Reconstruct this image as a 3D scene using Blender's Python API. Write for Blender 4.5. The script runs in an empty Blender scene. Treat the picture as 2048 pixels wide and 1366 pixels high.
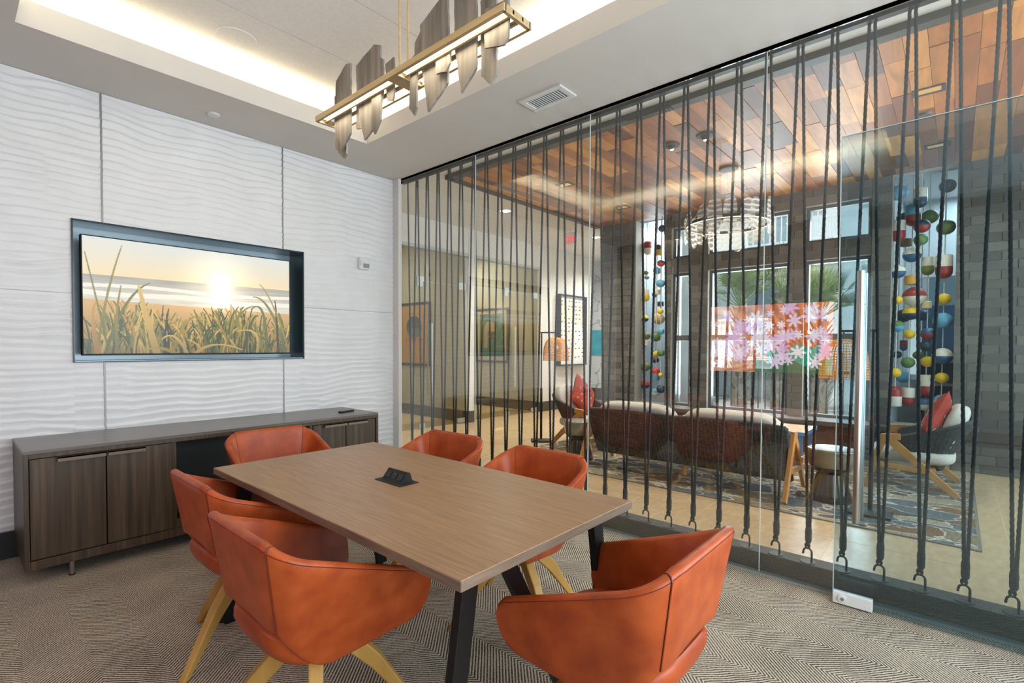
import bpy, math, random
import numpy as np
from mathutils import Vector, Matrix
R_ = math.radians
SC = bpy.context.scene
COL = SC.collection
random.seed(7)

# ------------------------------------------------------------ camera
F_PX, CY_PX, CAM_H = 1004.94, 716.25, 1.34
YAW, PITCH, ROLL = 0.723644, -0.0242383, 0.0040886
fwd = Vector((math.cos(YAW)*math.cos(PITCH), math.sin(YAW)*math.cos(PITCH), math.sin(PITCH)))
rt0 = Vector((math.sin(YAW), -math.cos(YAW), 0))
up0 = rt0.cross(fwd)
rt = rt0*math.cos(ROLL) + up0*math.sin(ROLL)
up = -rt0*math.sin(ROLL) + up0*math.cos(ROLL)
cd = bpy.data.cameras.new('camera')
cam = bpy.data.objects.new('camera', cd); COL.objects.link(cam)
cd.sensor_fit = 'HORIZONTAL'; cd.sensor_width = 36.0
cd.lens = F_PX/2048*36.0
cd.shift_y = (CY_PX-683.0)/2048
cd.clip_start = 0.05; cd.clip_end = 200
cam.matrix_world = Matrix(((rt.x, up.x, -fwd.x, 0), (rt.y, up.y, -fwd.y, 0), (rt.z, up.z, -fwd.z, CAM_H), (0, 0, 0, 1)))
SC.camera = cam

# ------------------------------------------------------------ world, sun, lights, exposure
w = bpy.data.worlds.new('sky'); SC.world = w; w.use_nodes = True
bg = w.node_tree.nodes['Background']
bg.inputs[0].default_value = (0.80, 0.90, 1.0, 1); bg.inputs[1].default_value = 1.0

def lamp(name, kind, loc, direction, energy, color=(1, 1, 1), size=None, sizey=None, **kw):
    d = bpy.data.lights.new(name, kind); d.energy = energy; d.color = color
    if kind == 'AREA':
        d.shape = 'RECTANGLE'; d.size = size; d.size_y = sizey or size
    for k, v in kw.items(): setattr(d, k, v)
    o = bpy.data.objects.new(name, d); COL.objects.link(o); o.location = loc
    o.rotation_euler = Vector(direction).to_track_quat('-Z', 'Y').to_euler()
    return o
lamp('sun', 'SUN', (-5, 2, 20), (0.62, 0.18, -0.75), 3.2, (1, 0.96, 0.9), angle=0.02)
WARM = (1, 0.85, 0.60); NEUT = (1, 0.95, 0.88); DAY = (0.86, 0.93, 1.0)
# daylight through the big window in the wall behind the camera, and the lounge windows
lamp('daylight_window_behind', 'AREA', (1.0, -1.72, 1.6), (0, 1, 0), 150, DAY, 3.6, 2.2)
for y0, y1, e in ((2.97, 3.22, 25), (1.66, 2.67, 95), (0.79, 1.43, 65)):
    lamp('daylight_lounge_window', 'AREA', (7.62, (y0+y1)/2, 1.8), (-1, 0, 0), e, DAY, y1-y0, 2.4)
lamp('lounge_end_fill', 'AREA', (5.3, -2.1, 1.7), (0, 1, 0), 190, DAY, 3.2, 2.4)  # fill lamp added at the unseen lounge end to brighten the lounge
# cove strips hidden on the ledge of the coffer
for loc, sx, sy in (((1.35, 3.86, 3.275), 2.1, .05), ((2.48, 2.12, 3.275), .05, 3.3), ((0.22, 2.12, 3.275), .05, 3.3), ((1.35, .39, 3.275), 2.1, .05)):
    lamp('cove_strip', 'AREA', loc, (0, 0, 1), 6 if sx > 1 else 9, WARM, sx, sy)
SC.view_settings.view_transform = 'Standard'
SC.view_settings.look = 'None'
SC.view_settings.exposure = 0.0
SC.view_settings.gamma = 1.0
SC.view_settings.use_curve_mapping = False
SC.cycles.use_denoising = True
SC.cycles.max_bounces = 8; SC.cycles.diffuse_bounces = 4; SC.cycles.glossy_bounces = 4
SC.cycles.transparent_max_bounces = 24
SC.cycles.sample_clamp_indirect = 6.0
SC.cycles.caustics_reflective = False; SC.cycles.caustics_refractive = False

# ------------------------------------------------------------ helpers
def hx(h):
    h = h.lstrip('#'); out = []
    for i in (0, 2, 4):
        c = int(h[i:i+2], 16)/255
        out.append(c/12.92 if c <= .04045 else ((c+.055)/1.055)**2.4)
    return (*out, 1)

class MB:
    def __init__(s): s.v = []; s.f = []
    def add(s, vs, fs):
        o = len(s.v); s.v += [tuple(p) for p in vs]; s.f += [tuple(i+o for i in q) for q in fs]; return s
    def box(s, x0, x1, y0, y1, z0, z1):
        return s.add([(x0,y0,z0),(x1,y0,z0),(x1,y1,z0),(x0,y1,z0),(x0,y0,z1),(x1,y0,z1),(x1,y1,z1),(x0,y1,z1)],
            [(3,2,1,0),(4,5,6,7),(0,1,5,4),(1,2,6,5),(2,3,7,6),(3,0,4,7)])
    def loft(s, rings, closed=True, cap=True):
        n = len(rings[0]); vs = [p for r in rings for p in r]; fs = []
        for i in range(len(rings)-1):
            for j in range(n if closed else n-1):
                k = (j+1) % n
                fs.append((i*n+j, i*n+k, (i+1)*n+k, (i+1)*n+j))
        if cap:
            fs.append(tuple(range(n-1, -1, -1))); b = (len(rings)-1)*n; fs.append(tuple(range(b, b+n)))
        return s.add(vs, fs)
    def lathe(s, prof, n=24, c=(0, 0, 0), sx=1, sy=1):
        rings = [[(c[0]+sx*r*math.cos(2*math.pi*j/n), c[1]+sy*r*math.sin(2*math.pi*j/n), c[2]+z) for j in range(n)] for r, z in prof]
        return s.loft(rings)
    def tube(s, pts, r, n=8, cap=True, closed=False):
        pts = [Vector(p) for p in pts]; m = len(pts); rings = []
        rr = r if isinstance(r, (list, tuple)) else [r]*m
        t = (pts[1]-pts[0]).normalized()
        a = t.orthogonal().normalized()
        for i in range(m):
            if closed: t2 = (pts[(i+1) % m]-pts[i-1]).normalized()
            else: t2 = (pts[min(i+1, m-1)]-pts[max(i-1, 0)]).normalized()
            a = (a - t2*a.dot(t2)).normalized(); b = t2.cross(a)
            rings.append([pts[i]+(a*math.cos(2*math.pi*j/n)+b*math.sin(2*math.pi*j/n))*rr[i] for j in range(n)])
        if closed: rings.append(rings[0]); cap = False
        return s.loft(rings, True, cap)
    def bar(s, p0, p1, w0, d0, w1=None, d1=None, side=(0, 1, 0)):
        p0, p1 = Vector(p0), Vector(p1); t = (p1-p0).normalized(); sd = Vector(side)
        a = (sd-t*sd.dot(t)).normalized(); b = t.cross(a); w1 = w1 or w0; d1 = d1 or d0
        rings = []
        for p, ww, dd in ((p0, w0, d0), (p1, w1, d1)):
            rings.append([p+a*ww/2*i+b*dd/2*j for i, j in ((-1,-1),(1,-1),(1,1),(-1,1))])
        return s.loft(rings)
    def prism(s, poly, axis, lo, hi):
        def P(a, b, c): return {'x': (c, a, b), 'y': (a, c, b), 'z': (a, b, c)}[axis]
        return s.loft([[P(a, b, lo) for a, b in poly], [P(a, b, hi) for a, b in poly]])
    def sphere(s, c, r, nu=16, nv=10, v0=0.0, v1=1.0, sz=1.0):
        prof = []
        for i in range(nv+1):
            ph = math.pi*(v0+(v1-v0)*i/nv); prof.append((max(r*math.sin(ph), .0004), r*sz*math.cos(ph)))
        return s.lathe(prof[::-1], nu, c)
    def grid(s, P):
        n, m = len(P), len(P[0]); vs = [p for r in P for p in r]
        return s.add(vs, [(i*m+j, i*m+j+1, (i+1)*m+j+1, (i+1)*m+j) for i in range(n-1) for j in range(m-1)])
    def mesh(s, name, mat=None, smooth=False):
        me = bpy.data.meshes.new(name); me.from_pydata(s.v, [], s.f)
        if mat: me.materials.append(mat)
        if smooth:
            for p in me.polygons: p.use_smooth = True
        me.validate(); me.update(); return me
    def obj(s, name, mat, parent=None, smooth=False, bevel=0, loc=None):
        return put(name, s.mesh(name, mat, smooth), parent, bevel, loc)

def put(name, me, parent=None, bevel=0, loc=None):
    o = bpy.data.objects.new(name, me); COL.objects.link(o); o.parent = parent
    if loc: o.location = loc
    if bevel:
        b = o.modifiers.new('bevel', 'BEVEL'); b.width = bevel; b.segments = 2; b.limit_method = 'ANGLE'; b.angle_limit = R_(40)
    return o
def fixn(me):
    import bmesh
    bm = bmesh.new(); bm.from_mesh(me); bmesh.ops.recalc_face_normals(bm, faces=bm.faces); bm.to_mesh(me); bm.free()
def smooth_angle(o, ang=40):
    me = o.data
    for p in me.polygons: p.use_smooth = True
    try: me.set_sharp_from_angle(angle=R_(ang))
    except Exception: pass
    return o
def tag(o, label, cat, group=None):
    o['label'] = label; o['category'] = cat
    if group: o['group'] = group
    return o
def thing(name, label, cat, loc=(0, 0, 0), rz=0, group=None):
    o = bpy.data.objects.new(name, None); COL.objects.link(o); o.location = loc; o.rotation_euler = (0, 0, rz)
    o.empty_display_size = .05
    return tag(o, label, cat, group)
def struct(o, label=None):
    o['kind'] = 'structure'
    if label: o['label'] = label
    return o
def copy_tree(o, parent=None):
    c = o.copy(); COL.objects.link(c); c.parent = parent
    for ch in list(o.children): copy_tree(ch, c)
    return c

# ------------------------------------------------------------ materials
def nmat(name):
    m = bpy.data.materials.new(name); m.use_nodes = True
    nt = m.node_tree; return m, nt, nt.nodes['Principled BSDF']
def N(nt, kind, **kw):
    n = nt.nodes.new(kind)
    for k, v in kw.items(): setattr(n, k, v)
    return n
def plain(name, col, rough=.5, metal=0, emit=0, spec=.5, coat=0):
    m, nt, b = nmat(name); c = hx(col) if isinstance(col, str) else col
    b.inputs['Base Color'].default_value = c; b.inputs['Roughness'].default_value = rough
    b.inputs['Metallic'].default_value = metal; b.inputs['Specular IOR Level'].default_value = spec
    b.inputs['Coat Weight'].default_value = coat
    if emit:
        b.inputs['Emission Color'].default_value = c; b.inputs['Emission Strength'].default_value = emit
    return m
def ramp(nt, stops):
    r = N(nt, 'ShaderNodeValToRGB'); e = r.color_ramp.elements
    while len(e) < len(stops): e.new(.5)
    for el, (p, c) in zip(e, stops):
        el.position = p; el.color = hx(c) if isinstance(c, str) else c
    return r
def coords(nt, scale=(1, 1, 1), rot=(0, 0, 0), out='Object'):
    t = N(nt, 'ShaderNodeTexCoord'); mp = N(nt, 'ShaderNodeMapping')
    mp.inputs['Scale'].default_value = scale; mp.inputs['Rotation'].default_value = rot
    nt.links.new(t.outputs[out], mp.inputs[0]); return mp.outputs[0]
def noisy(name, stops, scale=8, rough=.5, stretch=(1, 1, 1), detail=5, bump=0, metal=0, rot=(0, 0, 0), spec=.5, bdist=.01, coat=0):
    m, nt, b = nmat(name)
    n = N(nt, 'ShaderNodeTexNoise'); n.inputs['Scale'].default_value = scale; n.inputs['Detail'].default_value = detail
    nt.links.new(coords(nt, stretch, rot), n.inputs['Vector'])
    r = ramp(nt, stops); nt.links.new(n.outputs[0], r.inputs[0]); nt.links.new(r.outputs[0], b.inputs['Base Color'])
    b.inputs['Roughness'].default_value = rough; b.inputs['Metallic'].default_value = metal
    b.inputs['Specular IOR Level'].default_value = spec; b.inputs['Coat Weight'].default_value = coat
    if bump:
        bp = N(nt, 'ShaderNodeBump'); bp.inputs['Strength'].default_value = bump; bp.inputs['Distance'].default_value = bdist
        nt.links.new(n.outputs[0], bp.inputs['Height']); nt.links.new(bp.outputs[0], b.inputs['Normal'])
    return m
def per_object(name, stops, rough=.6, grain=None, bump=.1, spec=.4):
    """colour drawn per object from a ramp, with a stretched noise grain on top"""
    m, nt, b = nmat(name)
    oi = N(nt, 'ShaderNodeObjectInfo'); r = ramp(nt, stops); nt.links.new(oi.outputs['Random'], r.inputs[0])
    n = N(nt, 'ShaderNodeTexNoise'); n.inputs['Scale'].default_value = grain[0]; n.inputs['Detail'].default_value = 5; n.inputs['Distortion'].default_value = grain[2]
    n.noise_dimensions = '4D'
    mu = N(nt, 'ShaderNodeMath', operation='MULTIPLY'); mu.inputs[1].default_value = 37; nt.links.new(oi.outputs['Random'], mu.inputs[0]); nt.links.new(mu.outputs[0], n.inputs['W'])
    nt.links.new(coords(nt, grain[1]), n.inputs['Vector'])
    g = ramp(nt, [(.3, (grain[3],)*3+(1,)), (.7, (1.12, 1.1, 1.08, 1))]); nt.links.new(n.outputs[0], g.inputs[0])
    mx = N(nt, 'ShaderNodeMix', data_type='RGBA', blend_type='MULTIPLY'); mx.inputs[0].default_value = 1
    nt.links.new(r.outputs[0], mx.inputs[6]); nt.links.new(g.outputs[0], mx.inputs[7]); nt.links.new(mx.outputs[2], b.inputs['Base Color'])
    b.inputs['Roughness'].default_value = rough; b.inputs['Specular IOR Level'].default_value = spec
    return m
def glass(name, tint='f4fbfa', f0=.06, haze=0):
    m = bpy.data.materials.new(name); m.use_nodes = True; nt = m.node_tree; nt.nodes.clear()
    out = N(nt, 'ShaderNodeOutputMaterial'); tr = N(nt, 'ShaderNodeBsdfTransparent'); gl = N(nt, 'ShaderNodeBsdfGlossy')
    tr.inputs[0].default_value = hx(tint); gl.inputs['Roughness'].default_value = 0.0; gl.inputs['Color'].default_value = (1, 1, 1, 1)
    lw = N(nt, 'ShaderNodeLayerWeight'); lw.inputs['Blend'].default_value = .5
    pw = N(nt, 'ShaderNodeMath', operation='POWER'); pw.inputs[1].default_value = 5; nt.links.new(lw.outputs['Facing'], pw.inputs[0])
    ma = N(nt, 'ShaderNodeMath', operation='MULTIPLY_ADD'); ma.inputs[1].default_value = 1-f0; ma.inputs[2].default_value = f0
    nt.links.new(pw.outputs[0], ma.inputs[0])
    mx = N(nt, 'ShaderNodeMixShader'); nt.links.new(ma.outputs[0], mx.inputs[0]); nt.links.new(tr.outputs[0], mx.inputs[1]); nt.links.new(gl.outputs[0], mx.inputs[2])
    nt.links.new(mx.outputs[0], out.inputs[0]); return m
def picture(name, emit=0, rough=.3):
    """shows the 'print' colours stored on a flat printed sheet or screen"""
    m, nt, b = nmat(name); a = N(nt, 'ShaderNodeAttribute'); a.attribute_name = 'print'
    nt.links.new(a.outputs['Color'], b.inputs['Base Color']); b.inputs['Roughness'].default_value = rough
    if emit:
        b.inputs['Base Color'].default_value = (0.01, .01, .01, 1); nt.links.remove(b.inputs['Base Color'].links[0])
        nt.links.new(a.outputs['Color'], b.inputs['Emission Color']); b.inputs['Emission Strength'].default_value = emit
    return m
def print_sheet(name, rgb, corner, du, dv, mat, parent=None):
    """flat sheet whose vertices carry the printed colours; rgb[row from bottom][col]"""
    h, wd = rgb.shape[:2]; mb = MB(); c, du, dv = Vector(corner), Vector(du), Vector(dv)
    me = bpy.data.meshes.new(name)
    U, V = np.meshgrid(np.linspace(0, 1, wd), np.linspace(0, 1, h))
    co = np.array(c)[None, None] + U[..., None]*np.array(du) + V[..., None]*np.array(dv)
    idx = np.arange(h*wd).reshape(h, wd)
    f = np.stack([idx[:-1, :-1], idx[:-1, 1:], idx[1:, 1:], idx[1:, :-1]], -1).reshape(-1, 4)
    me.from_pydata(co.reshape(-1, 3).tolist(), [], f.tolist())
    at = me.attributes.new('print', 'FLOAT_COLOR', 'POINT')
    at.data.foreach_set('color', np.concatenate([rgb.reshape(-1, 3), np.ones((h*wd, 1))], 1).astype(np.float32).ravel())
    me.materials.append(mat); me.update()
    return put(name, me, parent)

M_ = {}
M_['white_paint'] = noisy('white_paint', [(.3, 'd2d0cb'), (.7, 'd8d6d1')], 3, .75, spec=.2)
M_['ceil_grey'] = noisy('soffit_paint', [(.3, 'd0cdc7'), (.7, 'd5d2cc')], 2, .8, spec=.2)
M_['ceil_tile'] = noisy('ceiling_tile', [(.3, 'e6e3dc'), (.7, 'eceae4')], 40, .9, spec=.1)
M_['panel'] = noisy('wave_panel_white', [(.3, 'dfe0e0'), (.7, 'e6e7e7')], 5, .42, spec=.45)
M_['seam_metal'] = plain('seam_metal', '8f9290', .45, .6)
M_['black'] = plain('black_metal', '121314', .42, .3)
M_['blackm'] = plain('black_matte', '0d0e10', .6)
M_['alum'] = plain('satin_aluminium', 'b9c1c0', .4, .7)
M_['steel'] = noisy('brushed_steel', [(.3, 'a9a59e'), (.7, 'c4c0ba')], 30, .28, (6, 6, .2), metal=1)
M_['whiteplastic'] = plain('white_plastic', 'dcdedd', .35)
M_['greyplastic'] = plain('grey_plastic', '8e9192', .4)
M_['leather'] = noisy('cognac_leather', [(.3, '933a16'), (.5, 'a5481b'), (.7, 'b45425')], 11, .42, detail=9, bump=.05, spec=.42, bdist=.004)
M_['leather_seam'] = plain('dark_leather_seam', '6b2610', .5)
M_['oak'] = noisy('golden_oak', [(.3, 'a8803c'), (.5, 'b98f48'), (.7, 'c79d55')], 9, .45, (1, 1, .12), bump=.05)
M_['teak'] = noisy('teak_frame', [(.3, 'a87038'), (.7, 'c08a4c')], 9, .5, (1, 1, .2))
M_['slate'] = noisy('grey_slate', [(.25, '55524d'), (.5, '736f68'), (.75, '8f8a80')], 22, .75, (1, 1.2, .1), bump=.5, bdist=.01, detail=8)
M_['brass'] = noisy('brushed_brass', [(.3, 'ad9a74'), (.7, 'bda985')], 40, .42, (1, .1, 1), metal=.6)
M_['led'] = plain('warm_led', (1, .86, .68, 1), .5, emit=5)
M_['led_soft'] = plain('downlight_lens', (1, .93, .82, 1), .5, emit=6)
M_['rope'] = noisy('black_rope_fibre', [(.3, '0c0e10'), (.7, '171a1d')], 90, .85, bump=.2)
M_['darkbeam'] = noisy('dark_steel_beam', [(.3, '26241f'), (.7, '34312a')], 6, .7, (1, .2, 1))
M_['iron'] = plain('hook_iron', '2c2722', .5, .5)
M_['glass'] = glass('partition_glass', 'fbfefd', .075)
M_['glass_edge'] = plain('polished_glass_edge', 'c3cfcc', .2, 0)
M_['glass_door'] = glass('door_glass_green', 'dde9ee', .04)
M_['glass_window'] = glass('window_glass', 'f8fcfd', .035)
M_['glass_office'] = glass('office_glass_bronze', 'e6e2d2', .04)
M_['walnut_dark'] = noisy('fumed_oak_cabinet', [(.3, '33271b'), (.5, '453626'), (.72, '5c4a36')], 14, .42, (3, 3, .1), bump=.04)
M_['cab_top'] = noisy('grey_stained_top', [(.3, '5c554e'), (.7, '6c655e')], 14, .3, (.1, 3, 3), spec=.6)
M_['cab_in'] = plain('niche_interior', '15171b', .5)
M_['handle'] = plain('bronze_handle', '7a6a5c', .35, .5)
def table_mat():
    m, nt, b = nmat('ash_laminate')
    v = coords(nt, (60, 1.6, 8)); n = N(nt, 'ShaderNodeTexNoise'); n.inputs['Scale'].default_value = 3; n.inputs['Detail'].default_value = 6; n.inputs['Distortion'].default_value = .6
    nt.links.new(v, n.inputs['Vector']); r = ramp(nt, [(.3, '7f6348'), (.5, '927253'), (.7, 'a48261')]); nt.links.new(n.outputs[0], r.inputs[0])
    nt.links.new(r.outputs[0], b.inputs['Base Color']); b.inputs['Roughness'].default_value = .36; b.inputs['Specular IOR Level'].default_value = .5
    return m
M_['table'] = table_mat()
M_['table_edge'] = noisy('laminate_edge', [(.3, '6b5b4b'), (.7, '837060')], 20, .5, (.3, .3, 6))
def carpet_mat():
    m, nt, b = nmat('zigzag_carpet')
    L = nt.links; v = coords(nt, (1, 1, 1), (0, 0, 0)); sp = N(nt, 'ShaderNodeSeparateXYZ'); L.new(v, sp.inputs[0])
    def mth(op, a, bb=None, c=None):
        n = N(nt, 'ShaderNodeMath', operation=op)
        for i, q in enumerate((a, bb, c)):
            if q is None: continue
            if isinstance(q, (int, float)): n.inputs[i].default_value = q
            else: L.new(q, n.inputs[i])
        return n.outputs[0]
    wob = N(nt, 'ShaderNodeTexNoise'); wob.inputs['Scale'].default_value = 5; L.new(v, wob.inputs['Vector'])
    wv = mth('MULTIPLY_ADD', wob.outputs[0], .03, -.015)
    u = mth('ADD', sp.outputs[0], wv)
    tri = mth('PINGPONG', u, .2)
    st = mth('MULTIPLY_ADD', tri, .95, sp.outputs[1])
    st = mth('ADD', st, wv)
    s1 = mth('SINE', mth('MULTIPLY', st, 2*math.pi/.0175))
    fn = N(nt, 'ShaderNodeTexNoise'); fn.inputs['Scale'].default_value = 130; fn.inputs['Detail'].default_value = 2; L.new(v, fn.inputs['Vector'])
    bn = N(nt, 'ShaderNodeTexNoise'); bn.inputs['Scale'].default_value = 3.0; L.new(v, bn.inputs['Vector'])
    tot = mth('ADD', mth('MULTIPLY', s1, .42), mth('MULTIPLY_ADD', fn.outputs[0], 1.3, -.15))
    tot = mth('ADD', tot, mth('MULTIPLY_ADD', bn.outputs[0], .5, -.25))
    r = ramp(nt, [(.1, '46413c'), (.3, '776f66'), (.5, 'b1a594'), (.75, 'c9bda9')]); L.new(tot, r.inputs[0]); L.new(r.outputs[0], b.inputs['Base Color'])
    b.inputs['Roughness'].default_value = .95; b.inputs['Specular IOR Level'].default_value = .1
    bp = N(nt, 'ShaderNodeBump'); bp.inputs['Strength'].default_value = .5; bp.inputs['Distance'].default_value = .004; L.new(tot, bp.inputs['Height']); L.new(bp.outputs[0], b.inputs['Normal'])
    return m
M_['carpet'] = carpet_mat()
M_['tile'] = noisy('beige_stone_tile', [(.3, 'b2926c'), (.5, 'bd9f79'), (.72, 'cbb28c')], 9, .28, (1, 2.5, 1), detail=7)
M_['grout'] = plain('grout', 'dccbb0', .8)
M_['plank'] = per_object('walnut_plank', [(0, '5a2d12'), (.25, '80451a'), (.5, '9e5c24'), (.75, 'b6732e'), (1, 'cf8f44')], .42, (5, (.35, 3.2, 3), 1.2, .62))
M_['wood_gap'] = plain('plank_shadow_gap', '2a170d', .7)
M_['darkframe'] = noisy('dark_bronze_frame', [(.3, '2d281f'), (.7, '3b3428')], 5, .5, (.3, .3, 1))
M_['brick'] = per_object('grey_brick', [(0, '504b45'), (.5, '5e5952'), (1, '6e685f')], .55, (6, (1, 1, 1), .3, .86))
M_['mortar'] = plain('mortar', '989286', .85)
M_['winframe'] = plain('window_frame_grey', '5b5c5b', .45, .2)
M_['sill'] = noisy('dark_sill', [(.3, '40372f'), (.7, '4f453c')], 6, .7, (.2, 1, 1))
M_['weave'] = noisy('woven_charcoal_cord', [(.3, '29292a'), (.7, '454341')], 60, .75)
M_['cushion'] = noisy('oatmeal_linen', [(.3, 'b7aea0'), (.7, 'd2cabd')], 120, .95, spec=.1, bump=.1, bdist=.003)
M_['rattan'] = noisy('honey_rattan', [(.3, 'd08436'), (.7, 'eaa858')], 25, .55)
M_['base_dark'] = plain('baseboard_taupe', '4b443b', .5)
M_['base_black'] = plain('baseboard_black', '161716', .45)
M_['office_wall'] = noisy('office_wall_paint', [(.3, 'c2bca8'), (.7, 'cac4b0')], 2, .8, spec=.2)

# ============================================================ STRUCTURE: meeting room
XG, YT, ZS, ZC = 3.17, 4.43, 3.06, 3.36
CX0, CX1, CY0, CY1 = .28, 2.42, .45, 3.80       # coffer opening
struct(MB().box(-1.4, 3.16, -1.8, 4.5, -.06, 0).obj('floor', M_['carpet']), 'grey and cream zigzag carpet')
struct(MB().box(3.16, 3.205, -1.8, 4.43, -.05, .012).obj('trim_1', M_['alum']), 'satin aluminium floor strip under the glass wall')
# soffit ring with the coffer
mb = MB()
mb.box(-1.5, 3.2, -1.9, CY0, ZS, 3.2).box(-1.5, 3.2, CY1, 4.6, ZS, 3.2).box(-1.5, CX0, CY0, CY1, ZS, 3.2).box(CX1, 3.2, CY0, CY1, ZS, 3.2)
o = struct(mb.obj('ceiling', M_['ceil_grey']), 'grey dropped ceiling border around the lit coffer')
g = .13
mb = MB()
mb.box(-1.5, 3.2, -1.9, CY0-g, 3.2, 3.45).box(-1.5, 3.2, CY1+g, 4.6, 3.2, 3.45).box(-1.5, CX0-g, CY0-g, CY1+g, 3.2, 3.45).box(CX1+g, 3.2, CY0-g, CY1+g, 3.2, 3.45)
mb.box(CX0-g, CX1+g, CY0-g, CY1+g, 3.40, 3.45)
mb.obj('cove_recess', M_['ceil_tile'], o)
ys = [CY1+g]+[y for y in (3.29, 2.68, 2.07, 1.46, .85)]+[CY0-g]
for a, b in zip(ys[:-1], ys[1:]):
    MB().box(CX0-g, CX1+g, b+.003, a-.003, ZC, 3.40).obj('ceiling_panel', M_['ceil_tile'], o)
    MB().box(CX0-g, CX1+g, b-.003, b+.003, ZC+.002, 3.40).obj('seam_bar', M_['seam_metal'], o)
# TV wall: backing + wavy panels
wall = struct(MB().box(-1.5, 3.14, 4.70, 4.8, 0, 3.2).obj('wall_left', M_['white_paint']), 'white wall of wavy relief panels')
NX0, NX1, NZ0, NZ1 = .58, 2.155, 1.223, 2.17
rng = np.random.RandomState(3)
_tab = rng.rand(97, 61, 2)
def vnoise(x, z, k):
    xi, zi = np.floor(x).astype(int), np.floor(z).astype(int); fx, fz = x-xi, z-zi
    fx = fx*fx*(3-2*fx); fz = fz*fz*(3-2*fz)
    T = lambda a, b: _tab[(a+13*k) % 97, (b+7*k) % 61, 0]
    return (T(xi, zi)*(1-fx)+T(xi+1, zi)*fx)*(1-fz)+(T(xi, zi+1)*(1-fx)+T(xi+1, zi+1)*fx)*fz
def relief(x, z):
    p = .052
    seg = np.floor(x/.31+.6*np.floor(z/.35))
    off = _tab[(seg.astype(int)*7) % 97, (np.floor(z/.35).astype(int)*5) % 61, 1]
    zz = z + .05*vnoise(x*2.6, z*3.0, 1) + .03*vnoise(x*6, z*9, 2) + .022*off
    f = zz/p-np.floor(zz/p)
    h = np.where(f < .86, (f/.86)**1.4, (1-f)/.14)
    amp = .35+1.3*vnoise(x*3.1, z*7, 3)
    return .0085*h*amp
def panel(x0, x1, z0, z1):
    subs = []
    if x1 <= NX0 or x0 >= NX1 or z1 <= NZ0 or z0 >= NZ1: subs = [(x0, x1, z0, z1)]
    else:
        a, b = max(x0, NX0), min(x1, NX1)
        if x0 < a: subs.append((x0, a, z0, z1))
        if b < x1: subs.append((b, x1, z0, z1))
        if z0 < NZ0: subs.append((a, b, z0, NZ0))
        if z1 > NZ1: subs.append((a, b, NZ1, z1))
    V = []; Fq = []; base = 0
    for a, b, c, d in subs:
        nx = max(2, int((b-a)/.028)+1); nz = max(2, int((d-c)/.0062)+1)
        X, Z = np.meshgrid(np.linspace(a, b, nx), np.linspace(c, d, nz))
        Y = YT - relief(X+7, Z+3)
        V.append(np.stack([X, Y, Z], -1).reshape(-1, 3))
        i = np.arange(nx*nz).reshape(nz, nx)+base
        Fq.append(np.stack([i[:-1, :-1], i[:-1, 1:], i[1:, 1:], i[1:, :-1]], -1).reshape(-1, 4)); base += nx*nz
    me = bpy.data.meshes.new('wall_panel'); me.from_pydata(np.concatenate(V).tolist(), [], np.concatenate(Fq).tolist())
    me.materials.append(M_['panel'])
    for p in me.polygons: p.use_smooth = True
    me.update(); put('wall_panel', me, wall)
cols = [-1.4, -.5, .74, 1.98, 3.13]
for a, b in zip(cols[:-1], cols[1:]):
    for c, d in ((.165, 1.68), (1.68, 3.06)):
        panel(a+.006, b-.006, c+.002, d-.002)
# solid core behind the panels, with the niche left open
mb = MB().box(-1.4, NX0, YT+.004, 4.70, 0, 3.06).box(NX1, 3.14, YT+.004, 4.70, 0, 3.06).box(NX0, NX1, YT+.004, 4.70, 0, NZ0).box(NX0, NX1, YT+.004, 4.70, NZ1, 3.06)
mb.obj('wall_core', M_['seam_metal'], wall)
for x in cols[1:-1]:
    m2 = MB()
    if NX0 < x < NX1: m2.box(x-.005, x+.005, YT-.006, YT+.004, .165, NZ0).box(x-.005, x+.005, YT-.006, YT+.004, NZ1, 3.03)
    else: m2.box(x-.005, x+.005, YT-.006, YT+.004, .165, 3.03)
    m2.obj('seam_strip', M_['seam_metal'], wall)
struct(MB().box(-1.4, 3.13, 4.405, 4.43, 0, .165).obj('baseboard_left', M_['base_black']), 'black baseboard under the white wavy wall')
struct(MB().box(3.125, 3.16, 4.33, 4.46, 0, 3.06).box(3.16, 3.22, 4.40, 4.6, 0, 3.06).obj('trim_2', M_['white_paint'], bevel=.004), 'white corner post at the end of the glass wall')
# bulkhead over the glass
struct(MB().box(3.155, 3.32, -1.9, 4.6, 3.06, 3.45).obj('trim_3', M_['white_paint']), 'white bulkhead over the glass wall')
# walls behind the camera
wb = struct(MB().box(-1.5, -.8, -1.9, -1.8, 0, 3.2).box(2.8, 3.3, -1.9, -1.8, 0, 3.2).box(-.8, 2.8, -1.9, -1.8, 0, .5).box(-.8, 2.8, -1.9, -1.8, 2.7, 3.2).obj('wall_behind', M_['white_paint']), 'white wall behind the camera with a wide window')
wn = struct(MB().box(-.8, -.74, -1.88, -1.82, .5, 2.7).box(2.74, 2.8, -1.88, -1.82, .5, 2.7).box(.97, 1.03, -1.88, -1.82, .5, 2.7).box(-.8, 2.8, -1.88, -1.82, .5, .56).box(-.8, 2.8, -1.88, -1.82, 2.64, 2.7).obj('window_4', M_['winframe']), 'wide window behind the camera')
MB().box(-.74, 2.74, -1.855, -1.845, .56, 2.64).obj('pane', M_['glass_window'], wn)
struct(MB().box(-1.5, -1.4, -1.9, 4.6, 0, 3.2).obj('wall_side', plain('taupe_wall', '57514a', .8)), 'plain taupe wall opposite the glass wall')

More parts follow.
